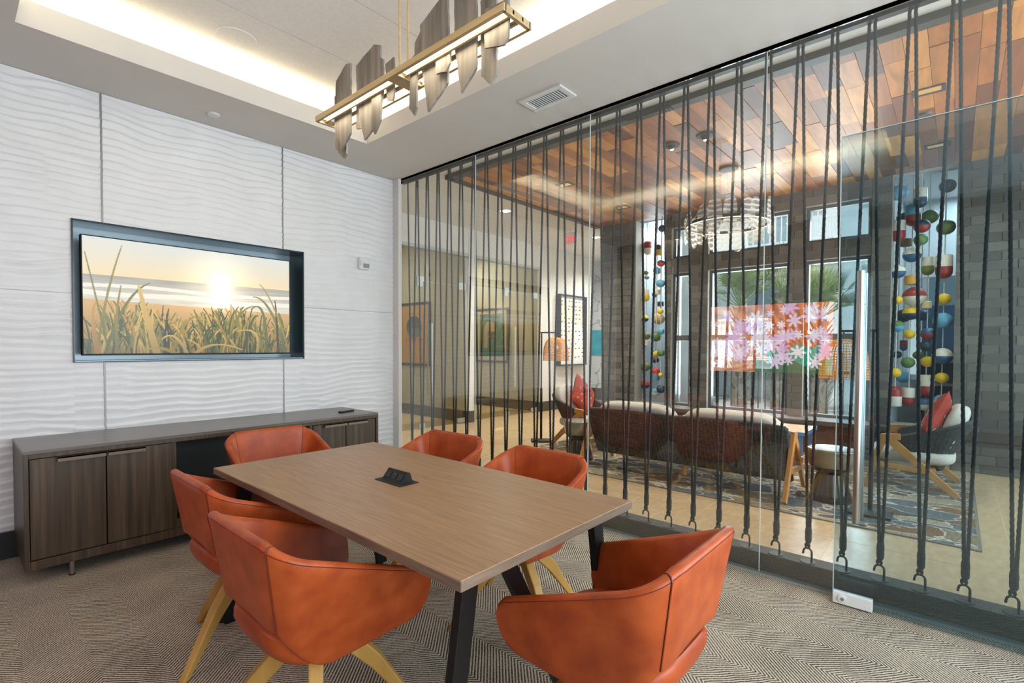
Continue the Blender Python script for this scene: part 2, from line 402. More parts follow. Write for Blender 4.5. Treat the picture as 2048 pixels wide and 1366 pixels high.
# ============================================================ STRUCTURE: glass wall
gj = [4.33, 3.25, 2.045, .847, -.35, -1.75]
for i, (a, b) in enumerate(zip(gj[:-1], gj[1:])):
    t = thing('glass_panel', ['fixed clear glass panel next to the white corner post', 'clear glass panel behind the orange chairs, second from the corner post', 'clear glass panel in front of the woven sofa, third from the corner post', 'clear glass panel behind the sliding glass door edge, fourth from the corner post', 'clear glass panel covered by the sliding glass door'][i], 'glass panel', (XG+.008, (a+b)/2, 0))
    hw = (a-b)/2-.004
    MB().box(-.005, .005, -hw, hw, .014, 3.045).obj('pane', M_['glass'], t)
    MB().box(-.0052, .0052, -hw-.0035, -hw-.0005, .014, 3.045).obj('pane_edge', M_['glass_edge'], t)
t = thing('glass_door', 'tall frameless glass door with long steel pulls and white patch lock', 'door', (3.08, .46, 0))
MB().box(-.006, .006, -1.15, 0, .012, 2.42).obj('pane', M_['glass_door'], t)
MB().box(-.0062, .0062, -.001, .0022, .012, 2.42).obj('pane_edge', M_['glass_edge'], t)
MB().box(-.0062, .0062, -1.15, 0, 2.42, 2.4225).obj('top_edge', M_['glass_edge'], t)
pl = MB().box(-.017, .017, -.17, .001, .008, .068).obj('patch_lock', M_['whiteplastic'], t, bevel=.003)
m2 = MB(); m2.tube([(-.017, -.04, .04), (-.024, -.04, .04)], .017, 20); m2.obj('lock_cylinder', M_['whiteplastic'], pl)
m2 = MB(); m2.tube([(-.024, -.043, .038), (-.026, -.043, .038)], .008, 16); m2.obj('keyway', M_['steel'], pl)
for xs in (-.06, .055):
    m2 = MB(); m2.tube([(xs, -.10, .46), (xs, -.10, 1.72)], .016, 20); h = smooth_angle(m2.obj('pull_handle', M_['steel'], t))
    for z in (.62, 1.56):
        m2 = MB(); m2.tube([(xs, -.10, z), (0, -.10, z)], .009, 12); m2.obj('standoff', M_['steel'], h)

# ============================================================ rope screen between the meeting room and the lounge
tag(MB().box(3.208, 3.25, -1.7, 4.40, 3.036, 3.06).obj('rope_rail', M_['black']), 'black steel ceiling rail the ropes hang from', 'rail')
tag(MB().box(3.205, 3.33, -1.7, 4.43, 0, .115).obj('floor_beam', M_['darkbeam'], bevel=.004), 'long dark steel beam on the floor under the ropes', 'beam')
def rope_pts(p0, p1, r, lobes=3, pitch=.034, step=.010, n=9):
    p0, p1 = Vector(p0), Vector(p1); L = (p1-p0).length; t = (p1-p0)/L; a = t.orthogonal().normalized(); b = t.cross(a)
    k = int(L/step); rings = []
    for i in range(k+1):
        c = p0+t*(L*i/k); ph = 2*math.pi*(L*i/k)/pitch/1.0
        ring = []
        for j in range(n):
            th = 2*math.pi*j/n; rr = r*(1+.16*math.cos(lobes*th-ph))
            ring.append(c+(a*math.cos(th)+b*math.sin(th))*rr)
        rings.append(ring)
    return rings
SP = .1662
ORD = ['first', 'second', 'third', 'fourth', 'fifth', 'sixth', 'seventh', 'eighth', 'ninth', 'tenth', 'eleventh', 'twelfth', 'thirteenth', 'fourteenth', 'fifteenth', 'sixteenth', 'seventeenth', 'eighteenth', 'nineteenth', 'twentieth', 'twenty-first', 'twenty-second', 'twenty-third', 'twenty-fourth', 'twenty-fifth', 'twenty-sixth', 'twenty-seventh', 'twenty-eighth', 'twenty-ninth', 'thirtieth']
m_l, m_r = MB().loft(rope_pts((0, .006, .285), (0, SP/2-.012, 3.04), .0078)).mesh('rope_strand', M_['rope'], True), MB().loft(rope_pts((0, -.006, .285), (0, -SP/2+.012, 3.04), .0078)).mesh('rope_strand', M_['rope'], True)
mb = MB(); mb.lathe([(.006, .222), (.012, .225), (.0165, .235), (.0175, .255), (.0165, .268), (.018, .28), (.0165, .305), (.011, .315)], 14); m_w = mb.mesh('whipping', M_['rope'], True)
mb = MB(); mb.tube([(0, .010*math.cos(a)+.004, .208+.016*math.sin(a)) for a in np.linspace(0, 6.28, 9)], .006, 6); mb.tube([(0, 0, .225), (0, .002, .205)], .009, 8); m_e = mb.mesh('rope_eye', M_['rope'], True)
pts = [(0, -.018, .118)]+[(0, -.018, z) for z in (.14, .16)]+[(0, -.018+.021*(1-math.cos(a)), .172+.022*math.sin(a)) for a in np.linspace(.2, math.pi, 8)]+[(0, .026, .158)]
mb = MB(); mb.tube(pts, .0055, 8); m_h = mb.mesh('hook', M_['iron'], True)
mb = MB(); mb.lathe([(.001, .115), (.038, .115), (.038, .119), (.001, .1195)], 24); m_d = mb.mesh('hook_plate', M_['iron'])
for i in range(-4, 26):
    y = .112+SP*i
    t = thing('hanging_rope', f'{ORD[25-i]} black twisted rope V from the white corner post', 'rope', (3.25, y, 0), 0, 'black ropes of the screen behind the glass')
    for nm, me in (('rope_strand', m_l), ('rope_strand', m_r), ('whipping', m_w), ('rope_eye', m_e), ('hook_plate', m_d)): put(nm, me, t)
    put('hook', m_h, t)

# ============================================================ STRUCTURE: lounge, hall, offices
fl = struct(MB().box(3.205, 7.56, -2.3, 9.5, -.06, -.0015).box(7.56, 10.6, 4.4, 9.5, -.06, -.0015).obj('floor', M_['grout']), 'beige stone tile floor of the lounge and hall')
TS = .915
tm = MB().box(0, TS-.004, 0, TS-.004, -.008, 0).mesh('floor_tile', M_['tile'])
for i in range(0, 10):
    for j in range(-3, 10):
        x, y = 3.205+i*TS, .62+j*TS
        if y < 6.4 and (x < 7.2 or y > 3.4): put('floor_tile', tm, fl, loc=(x, y, 0))
struct(MB().box(3.3, 7.56, -2.3, 9.6, ZC, 3.45).box(7.56, 10.6, 4.4, 9.6, ZC, 3.45).obj('ceiling', M_['white_paint']), 'white plaster ceiling of the lounge and hall')
# wood plank ceiling
WX0, WY1 = 4.06, 4.49
wc = struct(MB().box(WX0, 7.3, -1.3, WY1, 3.352, 3.359).obj('ceiling', M_['wood_gap']), 'walnut plank ceiling of the lounge')
random.seed(11); PW = .127
ml = {}
for r in range(int((WY1+1.3)/PW)):
    y = WY1-(r+1)*PW; x = WX0-random.random()*.8
    while x < 7.3:
        L = random.choice((.45, .62, .8, 1.0, 1.25)); a, b = max(x, WX0), min(x+L, 7.3)
        if b-a > .05:
            dz = random.choice((0, .003, .006)); key = round(b-a, 3)
            if key not in ml: ml[key] = MB().box(0, key-.003, 0.0012, PW-.0012, 3.332, 3.354).mesh('ceiling_plank', M_['plank'])
            put('ceiling_plank', ml[key], wc, loc=(a, y, -dz))
        x += L
struct(MB().box(3.97, 4.06, -1.3, 4.58, 3.31, 3.36).box(3.97, 7.3, 4.49, 4.58, 3.31, 3.36).obj('trim_4', M_['darkframe']), 'dark bronze border around the wood ceiling')
# window wall with brick
BX = 7.3
spans = [(3.835, 4.45, 0, 3.33), (3.24, 3.335, .45, 3.33), (2.69, 2.95, .45, 3.33), (1.47, 1.645, .45, 3.33), (.58, .775, .45, 3.33), (-2.2, .02, 0, 3.33), (2.95, 3.24, 2.44, 2.66), (1.645, 2.69, 2.44, 2.66), (.775, 1.47, 2.44, 2.66), (2.95, 3.24, 3.12, 3.33), (1.645, 2.69, 3.12, 3.33), (.775, 1.47, 3.12, 3.33), (.58, 3.335, 0, .45), (.02, .58, 0, .45), (3.335, 3.835, 0, .45)]
mb = MB()
for a, b, c, d in spans: mb.box(BX, BX+.26, a, b, c, d)
ww = struct(mb.obj('wall_far', M_['mortar']), 'grey brick window wall of the lounge')
bm_ = {}
def bricks(y0, y1, z0, z1, L=.245, H=.098):
    n = max(1, round((z1-z0)/H)); hh = (z1-z0)/n
    for r in range(n):
        y = y0-(L/2 if r % 2 else 0)
        while y < y1-.01:
            a, b = max(y, y0), min(y+L, y1)
            if b-a > .02:
                key = (round(b-a, 3), round(hh, 4))
                if key not in bm_: bm_[key] = MB().box(-.012, 0, .004, key[0]-.004, .004, key[1]-.004).mesh('brick', M_['brick'])
                put('brick', bm_[key], ww, loc=(BX, a, z0+r*hh))
            y += L
for a, b, c, d in spans:
    if b <= .02: a = -.95
    if (a, b) == (.02, .58) or (a, b) == (3.335, 3.835): continue
    bricks(a, b, c, min(d, 3.33))
# brick on the reveal of the left pier that faces the buoys
struct(MB().box(6.98, 7.30, .02, 4.45, .395, .45).obj('trim_5', M_['sill'], bevel=.004), 'dark window sill ledge along the brick wall')
struct(MB().box(7.265, 7.288, -2.2, .0, .345, .44).obj('trim_6', M_['sill']), 'dark trim band on the brick wall')
def window(n, y0, y1, label):
    wd = struct(bpy.data.objects.new(f'window_{n}', None), label); COL.objects.link(wd)
    fw = .04
    for z0, z1 in ((.45, 2.44), (2.66, 3.12)):
        m = MB().box(7.36, 7.44, y0, y0+fw, z0, z1).box(7.36, 7.44, y1-fw, y1, z0, z1).box(7.36, 7.44, y0+fw, y1-fw, z0, z0+fw).box(7.36, 7.44, y0+fw, y1-fw, z1-fw, z1)
        if z0 < 1: m.box(7.35, 7.45, y0+fw, y1-fw, 1.43, 1.51)
        m.obj('window_frame', M_['winframe'], wd)
        if z0 < 1:
            MB().box(7.398, 7.404, y0+fw, y1-fw, z0+fw, 1.43).obj('pane', M_['glass_window'], wd)
            MB().box(7.398, 7.404, y0+fw, y1-fw, 1.51, z1-fw).obj('pane', M_['glass_window'], wd)
        else: MB().box(7.398, 7.404, y0+fw, y1-fw, z0+fw, z1-fw).obj('pane', M_['glass_window'], wd)
window(1, 2.95, 3.24, 'narrow lounge window beside the left buoys')
window(2, 1.645, 2.69, 'wide middle lounge window')
window(3, .775, 1.47, 'lounge window beside the right buoys')
# hall with glazed offices
struct(MB().box(3.2, 8.1, 6.35, 6.45, 2.93, ZC).box(8.05, 9.95, 6.342, 6.47, 0, ZC-.002).box(6.04, 6.17, 6.342, 9.4, 0, ZC-.002).box(8.05, 8.17, 6.47, 9.4, 0, ZC).obj('wall_hall', M_['white_paint']), 'white hall wall with glazed office bays')
struct(MB().box(3.2, 8.1, 6.345, 6.455, 2.88, 2.93).obj('trim_7', M_['alum']), 'aluminium head track over the office glass')
struct(MB().box(8.04, 9.96, 6.328, 6.342, 0, .2).box(6.03, 6.18, 6.328, 6.342, 0, .2).box(6.028, 6.04, 6.335, 9.4, 0, .2).box(8.038, 8.05, 6.335, 9.4, 0, .2).obj('baseboard_hall', M_['base_dark']), 'dark taupe baseboard of the hall and offices')
struct(MB().box(3.2, 8.1, 9.4, 9.5, 0, ZC).box(3.2, 3.3, 4.8, 9.5, 0, ZC).obj('wall_office', M_['office_wall']), 'cream office wall')
M_['marble'] = noisy('veined_marble', [(.40, 'd4d7da'), (.485, 'd8dbde'), (.5, '8b9096'), (.515, 'd5d8db'), (.7, 'e0e2e4')], 1.6, .3, detail=3)
struct(MB().box(10.5, 10.6, 4.4, 9.5, 0, ZC).obj('wall_end', M_['marble']), 'veined marble wall at the end of the hall')
struct(MB().box(10.45, 10.5, 4.2, 9.4, 0, .33).obj('baseboard_end', M_['base_dark']), 'dark base of the marble wall')
struct(MB().box(7.56, 10.5, 4.40, 4.52, 0, ZC).obj('wall_divider', M_['white_paint']), 'white wall beyond the left brick pier')
struct(MB().box(3.2, 7.6, -2.3, -2.2, 0, .4).box(3.2, 7.6, -2.3, -2.2, 2.9, ZC).obj('wall_right', M_['white_paint']), 'white wall closing the lounge')
def office(x0, x1, xd, lab1, lab2):
    """fixed pane x0..xd and a glass door xd..x1"""
    a = thing('office_glass', lab1, 'glass panel', (x0, 6.40, 0))
    MB().box(0, xd-x0-.005, -.005, .005, .02, 2.88).obj('pane', M_['glass_office'], a)
    MB().box(xd-x0-.16, xd-x0-.01, -.016, .016, 2.36, 2.44).box(xd-x0-.16, xd-x0-.06, -.016, .016, 2.28, 2.36).obj('patch_fitting', M_['alum'], a)
    MB().box(xd-x0-.12, xd-x0-.01, -.016, .016, .005, .09).obj('patch_fitting', M_['alum'], a)
    d = thing('office_door', lab2, 'door', (xd, 6.40, 0))
    MB().box(.003, x1-xd-.02, -.005, .005, .012, 2.36).obj('pane', M_['glass_office'], d)
    MB().box(.003, x1-xd-.02, -.005, .005, 2.365, 2.88).obj('transom_pane', M_['glass_office'], d)
    MB().box(x1-xd-.18, x1-xd-.01, -.016, .016, 2.30, 2.42).obj('patch_fitting', M_['alum'], d)
    MB().box(x1-xd-.2, x1-xd-.02, -.016, .016, .012, .09).obj('patch_fitting', M_['alum'], d)
    for s in (-.05, .05):
        m = MB(); m.tube([(.1, s, .55), (.1, s, 1.7)], .013, 10); hd = m.obj('pull_handle', M_['alum'], d)
        m = MB(); m.tube([(.1, s, .75), (.1, 0, .75)], .008, 8); m.tube([(.1, s, 1.5), (.1, 0, 1.5)], .008, 8); m.obj('standoff', M_['alum'], hd)
office(3.35, 6.03, 5.13, 'bronze tinted glass wall of the office with the orange picture', 'bronze tinted glass office door by the orange picture')
office(6.18, 8.03, 7.17, 'bronze tinted glass wall of the office with the teal picture', 'bronze tinted glass office door by the teal picture')

# ============================================================ conference table
t = thing('conference_table', 'rectangular ash-laminate conference table on black steel frames', 'table', (1.315, 1.82, 0))
HX, HY = .45, .885
tp = MB().box(-HX, HX, -HY, HY, .708, .74).obj('tabletop', M_['table'], t, bevel=.0025)
for x0, x1, y0, y1 in ((-HX-.0012, -HX, -HY, HY), (HX, HX+.0012, -HY, HY), (-HX, HX, -HY-.0012, -HY), (-HX, HX, HY, HY+.0012)):
    MB().box(x0, x1, y0, y1, .711, .737).obj('edge_band', M_['table_edge'], tp)
for yy, s in ((-.79, 1), (.79, 1)):
    for q in (-1, 1):
        MB().bar((q*.33, yy, .708), (q*.44, yy, .012), .03, .062).obj('leg', M_['black'], t, bevel=.002)
    MB().box(-.44, .44, yy-.015, yy+.015, 0, .014).obj('foot_bar', M_['black'], t)
    MB().bar((-.17, yy+.03, .708), (.22, yy+.03, .012), .028, .055).obj('brace', M_['black'], t, bevel=.002)
MB().box(-.03, .03, -.79, .79, .672, .708).obj('under_beam', M_['black'], t)
# pop-up power outlet
p = thing('power_outlet_box', 'small black pop-up power box in the tabletop', 'power outlet', (1.32, 1.845, .74))
MB().box(-.05, .05, -.095, .095, 0, .003).obj('cover_plate', M_['blackm'], p)
b_ = MB().prism([(-.03, .003), (.035, .003), (.02, .045), (.008, .048)], 'y', -.07, .07).obj('outlet_housing', M_['black'], p)
for k in (-.042, 0, .042):
    q = Vector((-.011, k, .0255)); m = MB()
    n = Vector((-.043, 0, .038)).normalized(); u_ = Vector((.038, 0, .045)).normalized()
    m.loft([[q+u_*a+Vector((0, bb, 0))+n*c for a, bb in ((-.013, -.014), (.013, -.014), (.013, .014), (-.013, .014))] for c in (-.002, .0025)])
    s_ = m.obj('socket', M_['greyplastic'] if k == 7 else plain('socket_black', '26282a', .4), b_)
    m = MB()
    for bb in (-.006, .006): m.loft([[q+u_*(a-.002)+Vector((0, bb+e, 0))+n*c for a, e in ((-.005, -.0012), (.005, -.0012), (.005, .0012), (-.005, .0012))] for c in (.002, .0032)])
    m.obj('slot', M_['blackm'], b_)
cbl = MB(); cbl.tube([(1.36+.03*math.cos(a), 1.22+.02*math.sin(a), .006+.0005*k) for k, a in enumerate(np.linspace(0, 9, 40))], .004, 6)
tag(smooth_angle(cbl.obj('power_cable', M_['blackm'])), 'thin black cable loop lying on the carpet under the table', 'cable')

# ============================================================ tub chairs
def plan(a, hw, yb, yf, r):
    L1, L2, L3 = hw-r, math.pi/2*r, yf-(yb+r); s = a*(L1+L2+L3)
    if s < L1: return (s, yb, 0, -1)
    if s < L1+L2:
        th = (s-L1)/r; return (hw-r+r*math.sin(th), yb+r-r*math.cos(th), math.sin(th), -math.cos(th))
    return (hw, yb+r+(s-L1-L2), 1, 0)
def shell(ts, ztop, zbot, hw, yb, yf, r, thick, inset, rc_t, rc_b, flare=0, yin=.6, fin=.3, nW=9, belly=0.0):
    """padded shell following a horseshoe plan for t in ts (-1..1)"""
    LT = (hw-r)+math.pi/2*r+(yf-yb-r); rings = []
    for t in ts:
        a, sg = abs(t), (1 if t >= 0 else -1); zt, zb = ztop(a), zbot(a); d = (1-a)*LT
        if d < rc_t: zt -= rc_t-math.sqrt(max(rc_t**2-(rc_t-d)**2, 0))
        if d < rc_b: zb += rc_b-math.sqrt(max(rc_b**2-(rc_b-d)**2, 0))
        if zt-zb < thick*1.2: mid = (zt+zb)/2; zt, zb = mid+thick*.6, mid-thick*.6
        def P(w, off):
            z = zb+(zt-zb)*w; dz = ztop(a)-z; ins = inset*dz/.35
            x, y, nx, ny = plan(a, hw-ins, yb+ins*yin, yf-ins*fin, max(r-ins*.5, .03))
            x += flare*max(0, y-yb)*(1 if a > .2 else 0)
            bb = belly*math.sin(math.pi*min(max(w, 0), 1))
            return (sg*(x+nx*(bb-off)), y+ny*(bb-off), z)
        ring = [P(i/nW, 0) for i in range(nW+1)]
        hh = zt-zb
        for k in (1, 2, 3):
            th = math.pi*k/4; x, y, z = P(1, thick/2*(1-math.cos(th))); ring.append((x, y, z+thick*.42*math.sin(th)))
        ring += [P(1-i/nW, thick) for i in range(nW+1)]
        for k in (1, 2, 3):
            th = math.pi*k/4; x, y, z = P(0, thick/2*(1+math.cos(th))); ring.append((x, y, z-thick*.3*math.sin(th)))
        rings.append(ring)
    return MB().loft(rings)
CH = dict(hw=.292, yb=-.275, yf=.275, r=.115, thick=.034, inset=.085, rc_t=.05, rc_b=.06, flare=.015)
TSM = .29
zt_ = lambda a: .772 if a < .26 else .772-.22*((a-.26)/.74)**.95
def zb_arm(a):
    k = (a-TSM)/(1-TSM)
    if k < .32: return .505-.145*math.sin(k/.32*math.pi/2)
    return .355+.05*((k-.32)/.68)**1.1
zb_back = lambda a: .525-.02*(a/TSM)**2
def seat_mesh():
    rings = []
    for z, s in ((.352, .55), (.358, .8), (.372, .94), (.40, 1.0), (.43, 1.0), (.448, .965), (.46, .86), (.466, .6), (.468, .25)):
        ring = []
        for j in range(40):
            th = 2*math.pi*j/40; c, q = math.cos(th), math.sin(th); e = .55
            x = .222*s*abs(c)**e*(1 if c > 0 else -1); y = .24*s*abs(q)**e*(1 if q > 0 else -1)
            up_ = .045*max(0, (-y-.12)/.12)**2 if y < -.12 else 0
            ring.append((x, y+.01, z+up_))
        rings.append(ring)
    return MB().loft(rings)
def make_chair():
    t = thing('tub_chair', '', 'chair')
    nb = np.linspace(-TSM, TSM, 17)
    o = shell(nb, zt_, zb_back, **CH).obj('backrest', M_['leather'], t); fixn(o.data); smooth_angle(o, 60)
    arm_t = np.concatenate([np.linspace(TSM+.004, .93, 22), 1-.07*(1-np.sin(np.linspace(0, math.pi/2, 12)))[1:]])
    for sg in (1, -1):
        o = shell(sg*arm_t, zt_, zb_arm, **CH).obj('armrest', M_['leather'], t); fixn(o.data); smooth_angle(o, 60)
        # seam piping where the armrest meets the back, and stitched welt along the outer top edge
        LT = None; m = MB()
        sm = shell([sg*TSM, sg*(TSM+.001)], zt_, zb_back, **CH).v[:22]
        m.tube([Vector(p)+Vector((sg*.001, -.001, 0)) for p in sm[:22]], .0022, 5)
        m.obj('seam', M_['leather_seam'], t)
        ws = shell(sg*arm_t[:-6], zt_, zb_arm, **CH); k = len(ws.v)//len(arm_t[:-6])
        m = MB(); m.tube([ws.v[i*k+9] for i in range(len(arm_t)-6)], .0013, 4); m.obj('welt', M_['leather_seam'], o)
    ws = shell(nb, zt_, zb_back, **CH); k = len(ws.v)//len(nb)
    m = MB(); m.tube([ws.v[i*k+9] for i in range(len(nb))], .0013, 4); m.obj('welt', M_['leather_seam'], t)
    o = seat_mesh().obj('seat', M_['leather'], t); fixn(o.data); smooth_angle(o, 60)
    m = MB(); m.lathe([(.001, .27), (.03, .27), (.034, .30), (.034, .36), (.001, .36)], 20); m.obj('hub', M_['blackm'], t)
    return t
def chair_legs(t, base):
    for k in range(4):
        a = base+k*math.pi/2; d = Vector((math.cos(a), math.sin(a), 0)); s = Vector((-d.y, d.x, 0))
        st = [(d*.005+Vector((0, 0, .325)), .05, .075), (d*.10+Vector((0, 0, .31)), .048, .075), (d*.2+Vector((0, 0, .205)), .042, .055), (d*.345+Vector((0, 0, .0)), .03, .03)]
        rings = []
        for i, (p, wv, hv) in enumerate(st):
            u_ = Vector((0, 0, 1)) if i == 0 else (Vector((0, 0, 1))+d*(.6 if i > 1 else .2)).normalized()
            if i == 3: u_ = d
            rings.append([p+s*wv/2*i_+u_*hv/2*j_ for i_, j_ in ((-1, -1), (1, -1), (1, 1), (-1, 1))])
        MB().loft(rings).obj('leg', M_['oak'], t, bevel=.006)
chs = [((.845, 1.65), -90, 62, 'orange leather tub chair on the cabinet side of the table, nearer the door'),
       ((.93, 2.40), -90, 22, 'orange leather tub chair on the cabinet side of the table, nearer the cabinet'),
       ((1.42, 3.17), 177, 40, 'orange leather tub chair at the table end in front of the cabinet'),
       ((1.90, 2.38), 92, 15, 'orange leather tub chair between table and ropes, nearer the corner post'),
       ((1.885, 1.63), 90, 68, 'orange leather tub chair between table and ropes, nearer the sliding glass door'),
       ((1.405, .775), 0, 30, 'orange leather tub chair at the free table end away from the cabinet')]
c0 = make_chair()
roots = [c0]+[copy_tree(c0) for _ in chs[1:]]
for r_, ((x, y), rz, base, lab) in zip(roots, chs):
    r_.location = (x, y, 0); r_.rotation_euler = (0, 0, R_(rz)); tag(r_, lab, 'chair', 'tub chairs around the conference table')
    chair_legs(r_, R_(base-rz))

# ============================================================ cabinet
CA = (.277, 2.527, 3.80, 4.40)
W_, D_ = CA[1]-CA[0], CA[3]-CA[2]
cb = thing('credenza', 'long dark stained wood credenza against the white wavy wall', 'cabinet', (CA[0], CA[2], 0))
MB().box(0, W_, 0, D_, .73, .75).obj('top', M_['cab_top'], cb, bevel=.002)
m = MB().box(0, .022, 0, D_, .085, .73).box(W_-.022, W_, 0, D_, .085, .73).box(.022, W_-.022, 0, D_, .085, .135).box(.022, W_-.022, D_-.015, D_, .135, .73)
m.box(.70, .725, .02, D_-.015, .135, .73).box(1.63, 1.655, .02, D_-.015, .135, .73).box(.022, W_-.022, 0, .02, .705, .73)
m.obj('body', M_['walnut_dark'], cb, bevel=.0015)
def door(x0, x1, hx0, hx1):
    d = MB().box(x0, x1, .012, .034, .139, .70).obj('door', M_['walnut_dark'], cb, bevel=.0015)
    MB().box(hx0, hx1, -.024, .014, .694, .701).box(hx0, hx1, -.024, -.018, .676, .701).obj('handle', M_['handle'], d)
door(.026, .358, .14, .356); door(.364, .698, .366, .55)
door(1.659, 1.94, 1.74, 1.938); door(1.946, 2.224, 1.948, 2.13)
MB().box(.725, 1.63, .30, .31, .135, .705).obj('niche_back', M_['cab_in'], cb)
MB().box(.725, 1.63, .04, .30, .36, .378).obj('shelf', M_['walnut_dark'], cb)
MB().box(.725, 1.63, .03, .05, .135, .19).obj('niche_lip', M_['walnut_dark'], cb)
for x in (.2, 1.1, 2.05):
    for y in (.03, .5):
        m = MB(); m.tube([(x, y, .008), (x, y, .085)], .013, 14); lg = smooth_angle(m.obj('leg', M_['steel'], cb))
        m = MB(); m.tube([(x, y, 0), (x, y, .008)], .015, 14); m.obj('foot', M_['blackm'], lg)
rm = thing('remote_control', 'slim black remote control lying on the credenza', 'remote', (2.35, 4.03, .75), R_(12))
MB().box(-.075, .075, -.02, .02, 0, .014).obj('body', M_['blackm'], rm, bevel=.005)
for k in range(5): MB().box(-.06+k*.024, -.048+k*.024, -.012, .012, .014, .0155).obj('button', M_['greyplastic'], rm)

# ============================================================ TV in its niche
ni = thing('tv_niche', 'blue-grey lined recess in the wavy wall around the television', 'niche', (0, 0, 0))
M_['niche_back'] = plain('niche_back_lit', '9fb4bd', .25, .2); M_['niche_side'] = plain('niche_dark_glass', '2c4048', .15, .1); M_['niche_rim'] = plain('niche_rim', '1a2226', .3, .3)  # back liner coloured lighter to stand in for its lit reflection
yb_ = 4.67
MB().box(NX0, NX1, yb_, yb_+.01, NZ0, NZ1).obj('back_panel', M_['niche_back'], ni)
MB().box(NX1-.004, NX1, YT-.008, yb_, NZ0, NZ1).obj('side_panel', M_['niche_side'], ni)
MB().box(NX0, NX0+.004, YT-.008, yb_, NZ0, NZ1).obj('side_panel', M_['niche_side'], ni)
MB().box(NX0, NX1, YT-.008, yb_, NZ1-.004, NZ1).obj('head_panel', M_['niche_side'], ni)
MB().box(NX0, NX1, YT-.008, yb_, NZ0, NZ0+.004).obj('base_panel', M_['niche_back'], ni)
e = .007
MB().box(NX0-e, NX1+e, YT-.016, YT-.006, NZ1, NZ1+e).box(NX0-e, NX1+e, YT-.016, YT-.006, NZ0-e, NZ0).box(NX0-e, NX0, YT-.016, YT-.006, NZ0, NZ1).box(NX1, NX1+e, YT-.016, YT-.006, NZ0, NZ1).obj('rim', M_['niche_rim'], ni)
def beach():
    Wp, Hp = 560, 320; u, v = np.meshgrid(np.linspace(0, 1, Wp), np.linspace(0, 1, Hp)); rs = np.random.RandomState(5)
    C_ = lambda h: np.array(hx(h)[:3])
    img = np.zeros((Hp, Wp, 3))
    k = np.clip((v-.68)/.32, 0, 1)[..., None]
    sky = C_('f3dcae')*(1-k)+C_('e3e6e0')*k
    k = np.clip((v-.46)/.22, 0, 1)[..., None]; sea = C_('d9d3c2')*(1-k)+C_('a7a49a')*k
    wv = np.sin(v*190+6*np.sin(u*5+v*30))*np.sin(u*9+v*60); sea = sea*(1+.13*wv[..., None])
    surf = (np.abs(v-.585-.012*np.sin(u*7)) < .016) | (np.abs(v-.50-.03*(1-u)+.01*np.sin(u*11)) < .022)
    sea[surf] = C_('f0eadb')
    k = np.clip(v/.47, 0, 1)[..., None]; sand = C_('7c5a26')*(1-k)+C_('d9ab68')*k
    sand = sand*(1+.25*(rs.rand(Hp, Wp, 1)-.5)*(1-k))
    img = np.where((v > .68)[..., None], sky, np.where((v > .455-.05*(u-.3))[..., None], sea, sand))
    r2 = ((u-.605)*1.75)**2+(v-.68)**2
    img += (np.exp(-r2/.006)[..., None]*1.2+np.exp(-r2/.06)[..., None]*.5)*C_('fff0cf')
    colm = np.exp(-((u-.605)/.035)**2)*((v < .68) & (v > .4))*np.clip((v-.38)/.2, 0, 1); img += colm[..., None]*.9*C_('fff0d2')
    gl = np.exp(-((u-.605)/.3)**2)*np.exp(-((v-.5)/.25)**2); img += gl[..., None]*.16*C_('ffd48a')
    cols_ = [C_(c) for c in ('4d5418', '6b6c20', '85782c', 'a38a38', 'c9a552', '3f4416', 'b0822e', '343a16')]
    def blade(x0, y0, x1, y1, x2, y2, wd, col, al=1.0):
        n = 130
        for s_ in np.linspace(0, 1, n):
            x = (1-s_)**2*x0+2*s_*(1-s_)*x1+s_*s_*x2; y = (1-s_)**2*y0+2*s_*(1-s_)*y1+s_*s_*y2
            w_ = wd*(1-s_)**.6+.0012; px, py = x*Wp, y*Hp; rx = max(w_*Wp, .7)
            a0, a1, b0, b1 = int(max(px-rx, 0)), int(min(px+rx+1, Wp)), int(max(py-rx*.6, 0)), int(min(py+rx*.6+1, Hp))
            if a1 > a0 and b1 > b0:
                img[b0:b1, a0:a1] = img[b0:b1, a0:a1]*(1-al)+al*col*(.8+.5*s_)
    for _ in range(620):
        x0 = rs.rand(); lo = .22+.16*abs(math.sin(x0*7)); h = lo*(.4+.9*rs.rand()); dx = (rs.rand()-.5)*.16
        blade(x0, -.02, x0+dx*.2, h*.7, x0+dx, h, .0012+.0028*rs.rand(), cols_[rs.randint(8)], .85)
    for x0, x1, y1, x2, y2, wd, c in ((.05, .08, .5, .155, .95, .007, 2), (.1, .05, .5, .01, .86, .004, 1), (.08, .16, .55, .27, .64, .009, 1), (.13, .12, .35, .15, .6, .008, 2), (.3, .24, .45, .22, .62, .022, 4), (.06, .02, .3, .05, .45, .014, 6),
            (.36, .45, .5, .54, .3, .006, 3), (.66, .6, .42, .5, .38, .006, 3), (.62, .70, .52, .8, .48, .007, 2), (.86, .86, .62, .77, .45, .011, 1), (.98, .88, .62, .78, .58, .012, 2), (.93, .92, .4, .91, .56, .010, 7), (.97, .94, .45, .93, .42, .015, 1), (1.0, .9, .6, .82, .72, .006, 3), (.72, .78, .45, .81, .38, .010, 0), (.8, .84, .3, .69, .22, .010, 4), (.44, .38, .25, .32, .13, .010, 4), (.4, .3, .1, .24, .02, .014, 3), (.55, .5, .28, .47, .42, .006, 1), (.47, .55, .16, .72, .03, .012, 4)):
        blade(x0, -.02, x1, y1, x2, y2, wd*.62, cols_[c], .85)
    img *= (.72+.28*np.clip(v/.3, 0, 1))[..., None]
    return np.clip(img, 0, 1.6)
tv = thing('television', 'flat television showing beach grass and a sunset over the sea', 'television', (0, 0, 0))
TX0, TX1, TZ0, TZ1 = .628, 2.062, 1.262, 2.092
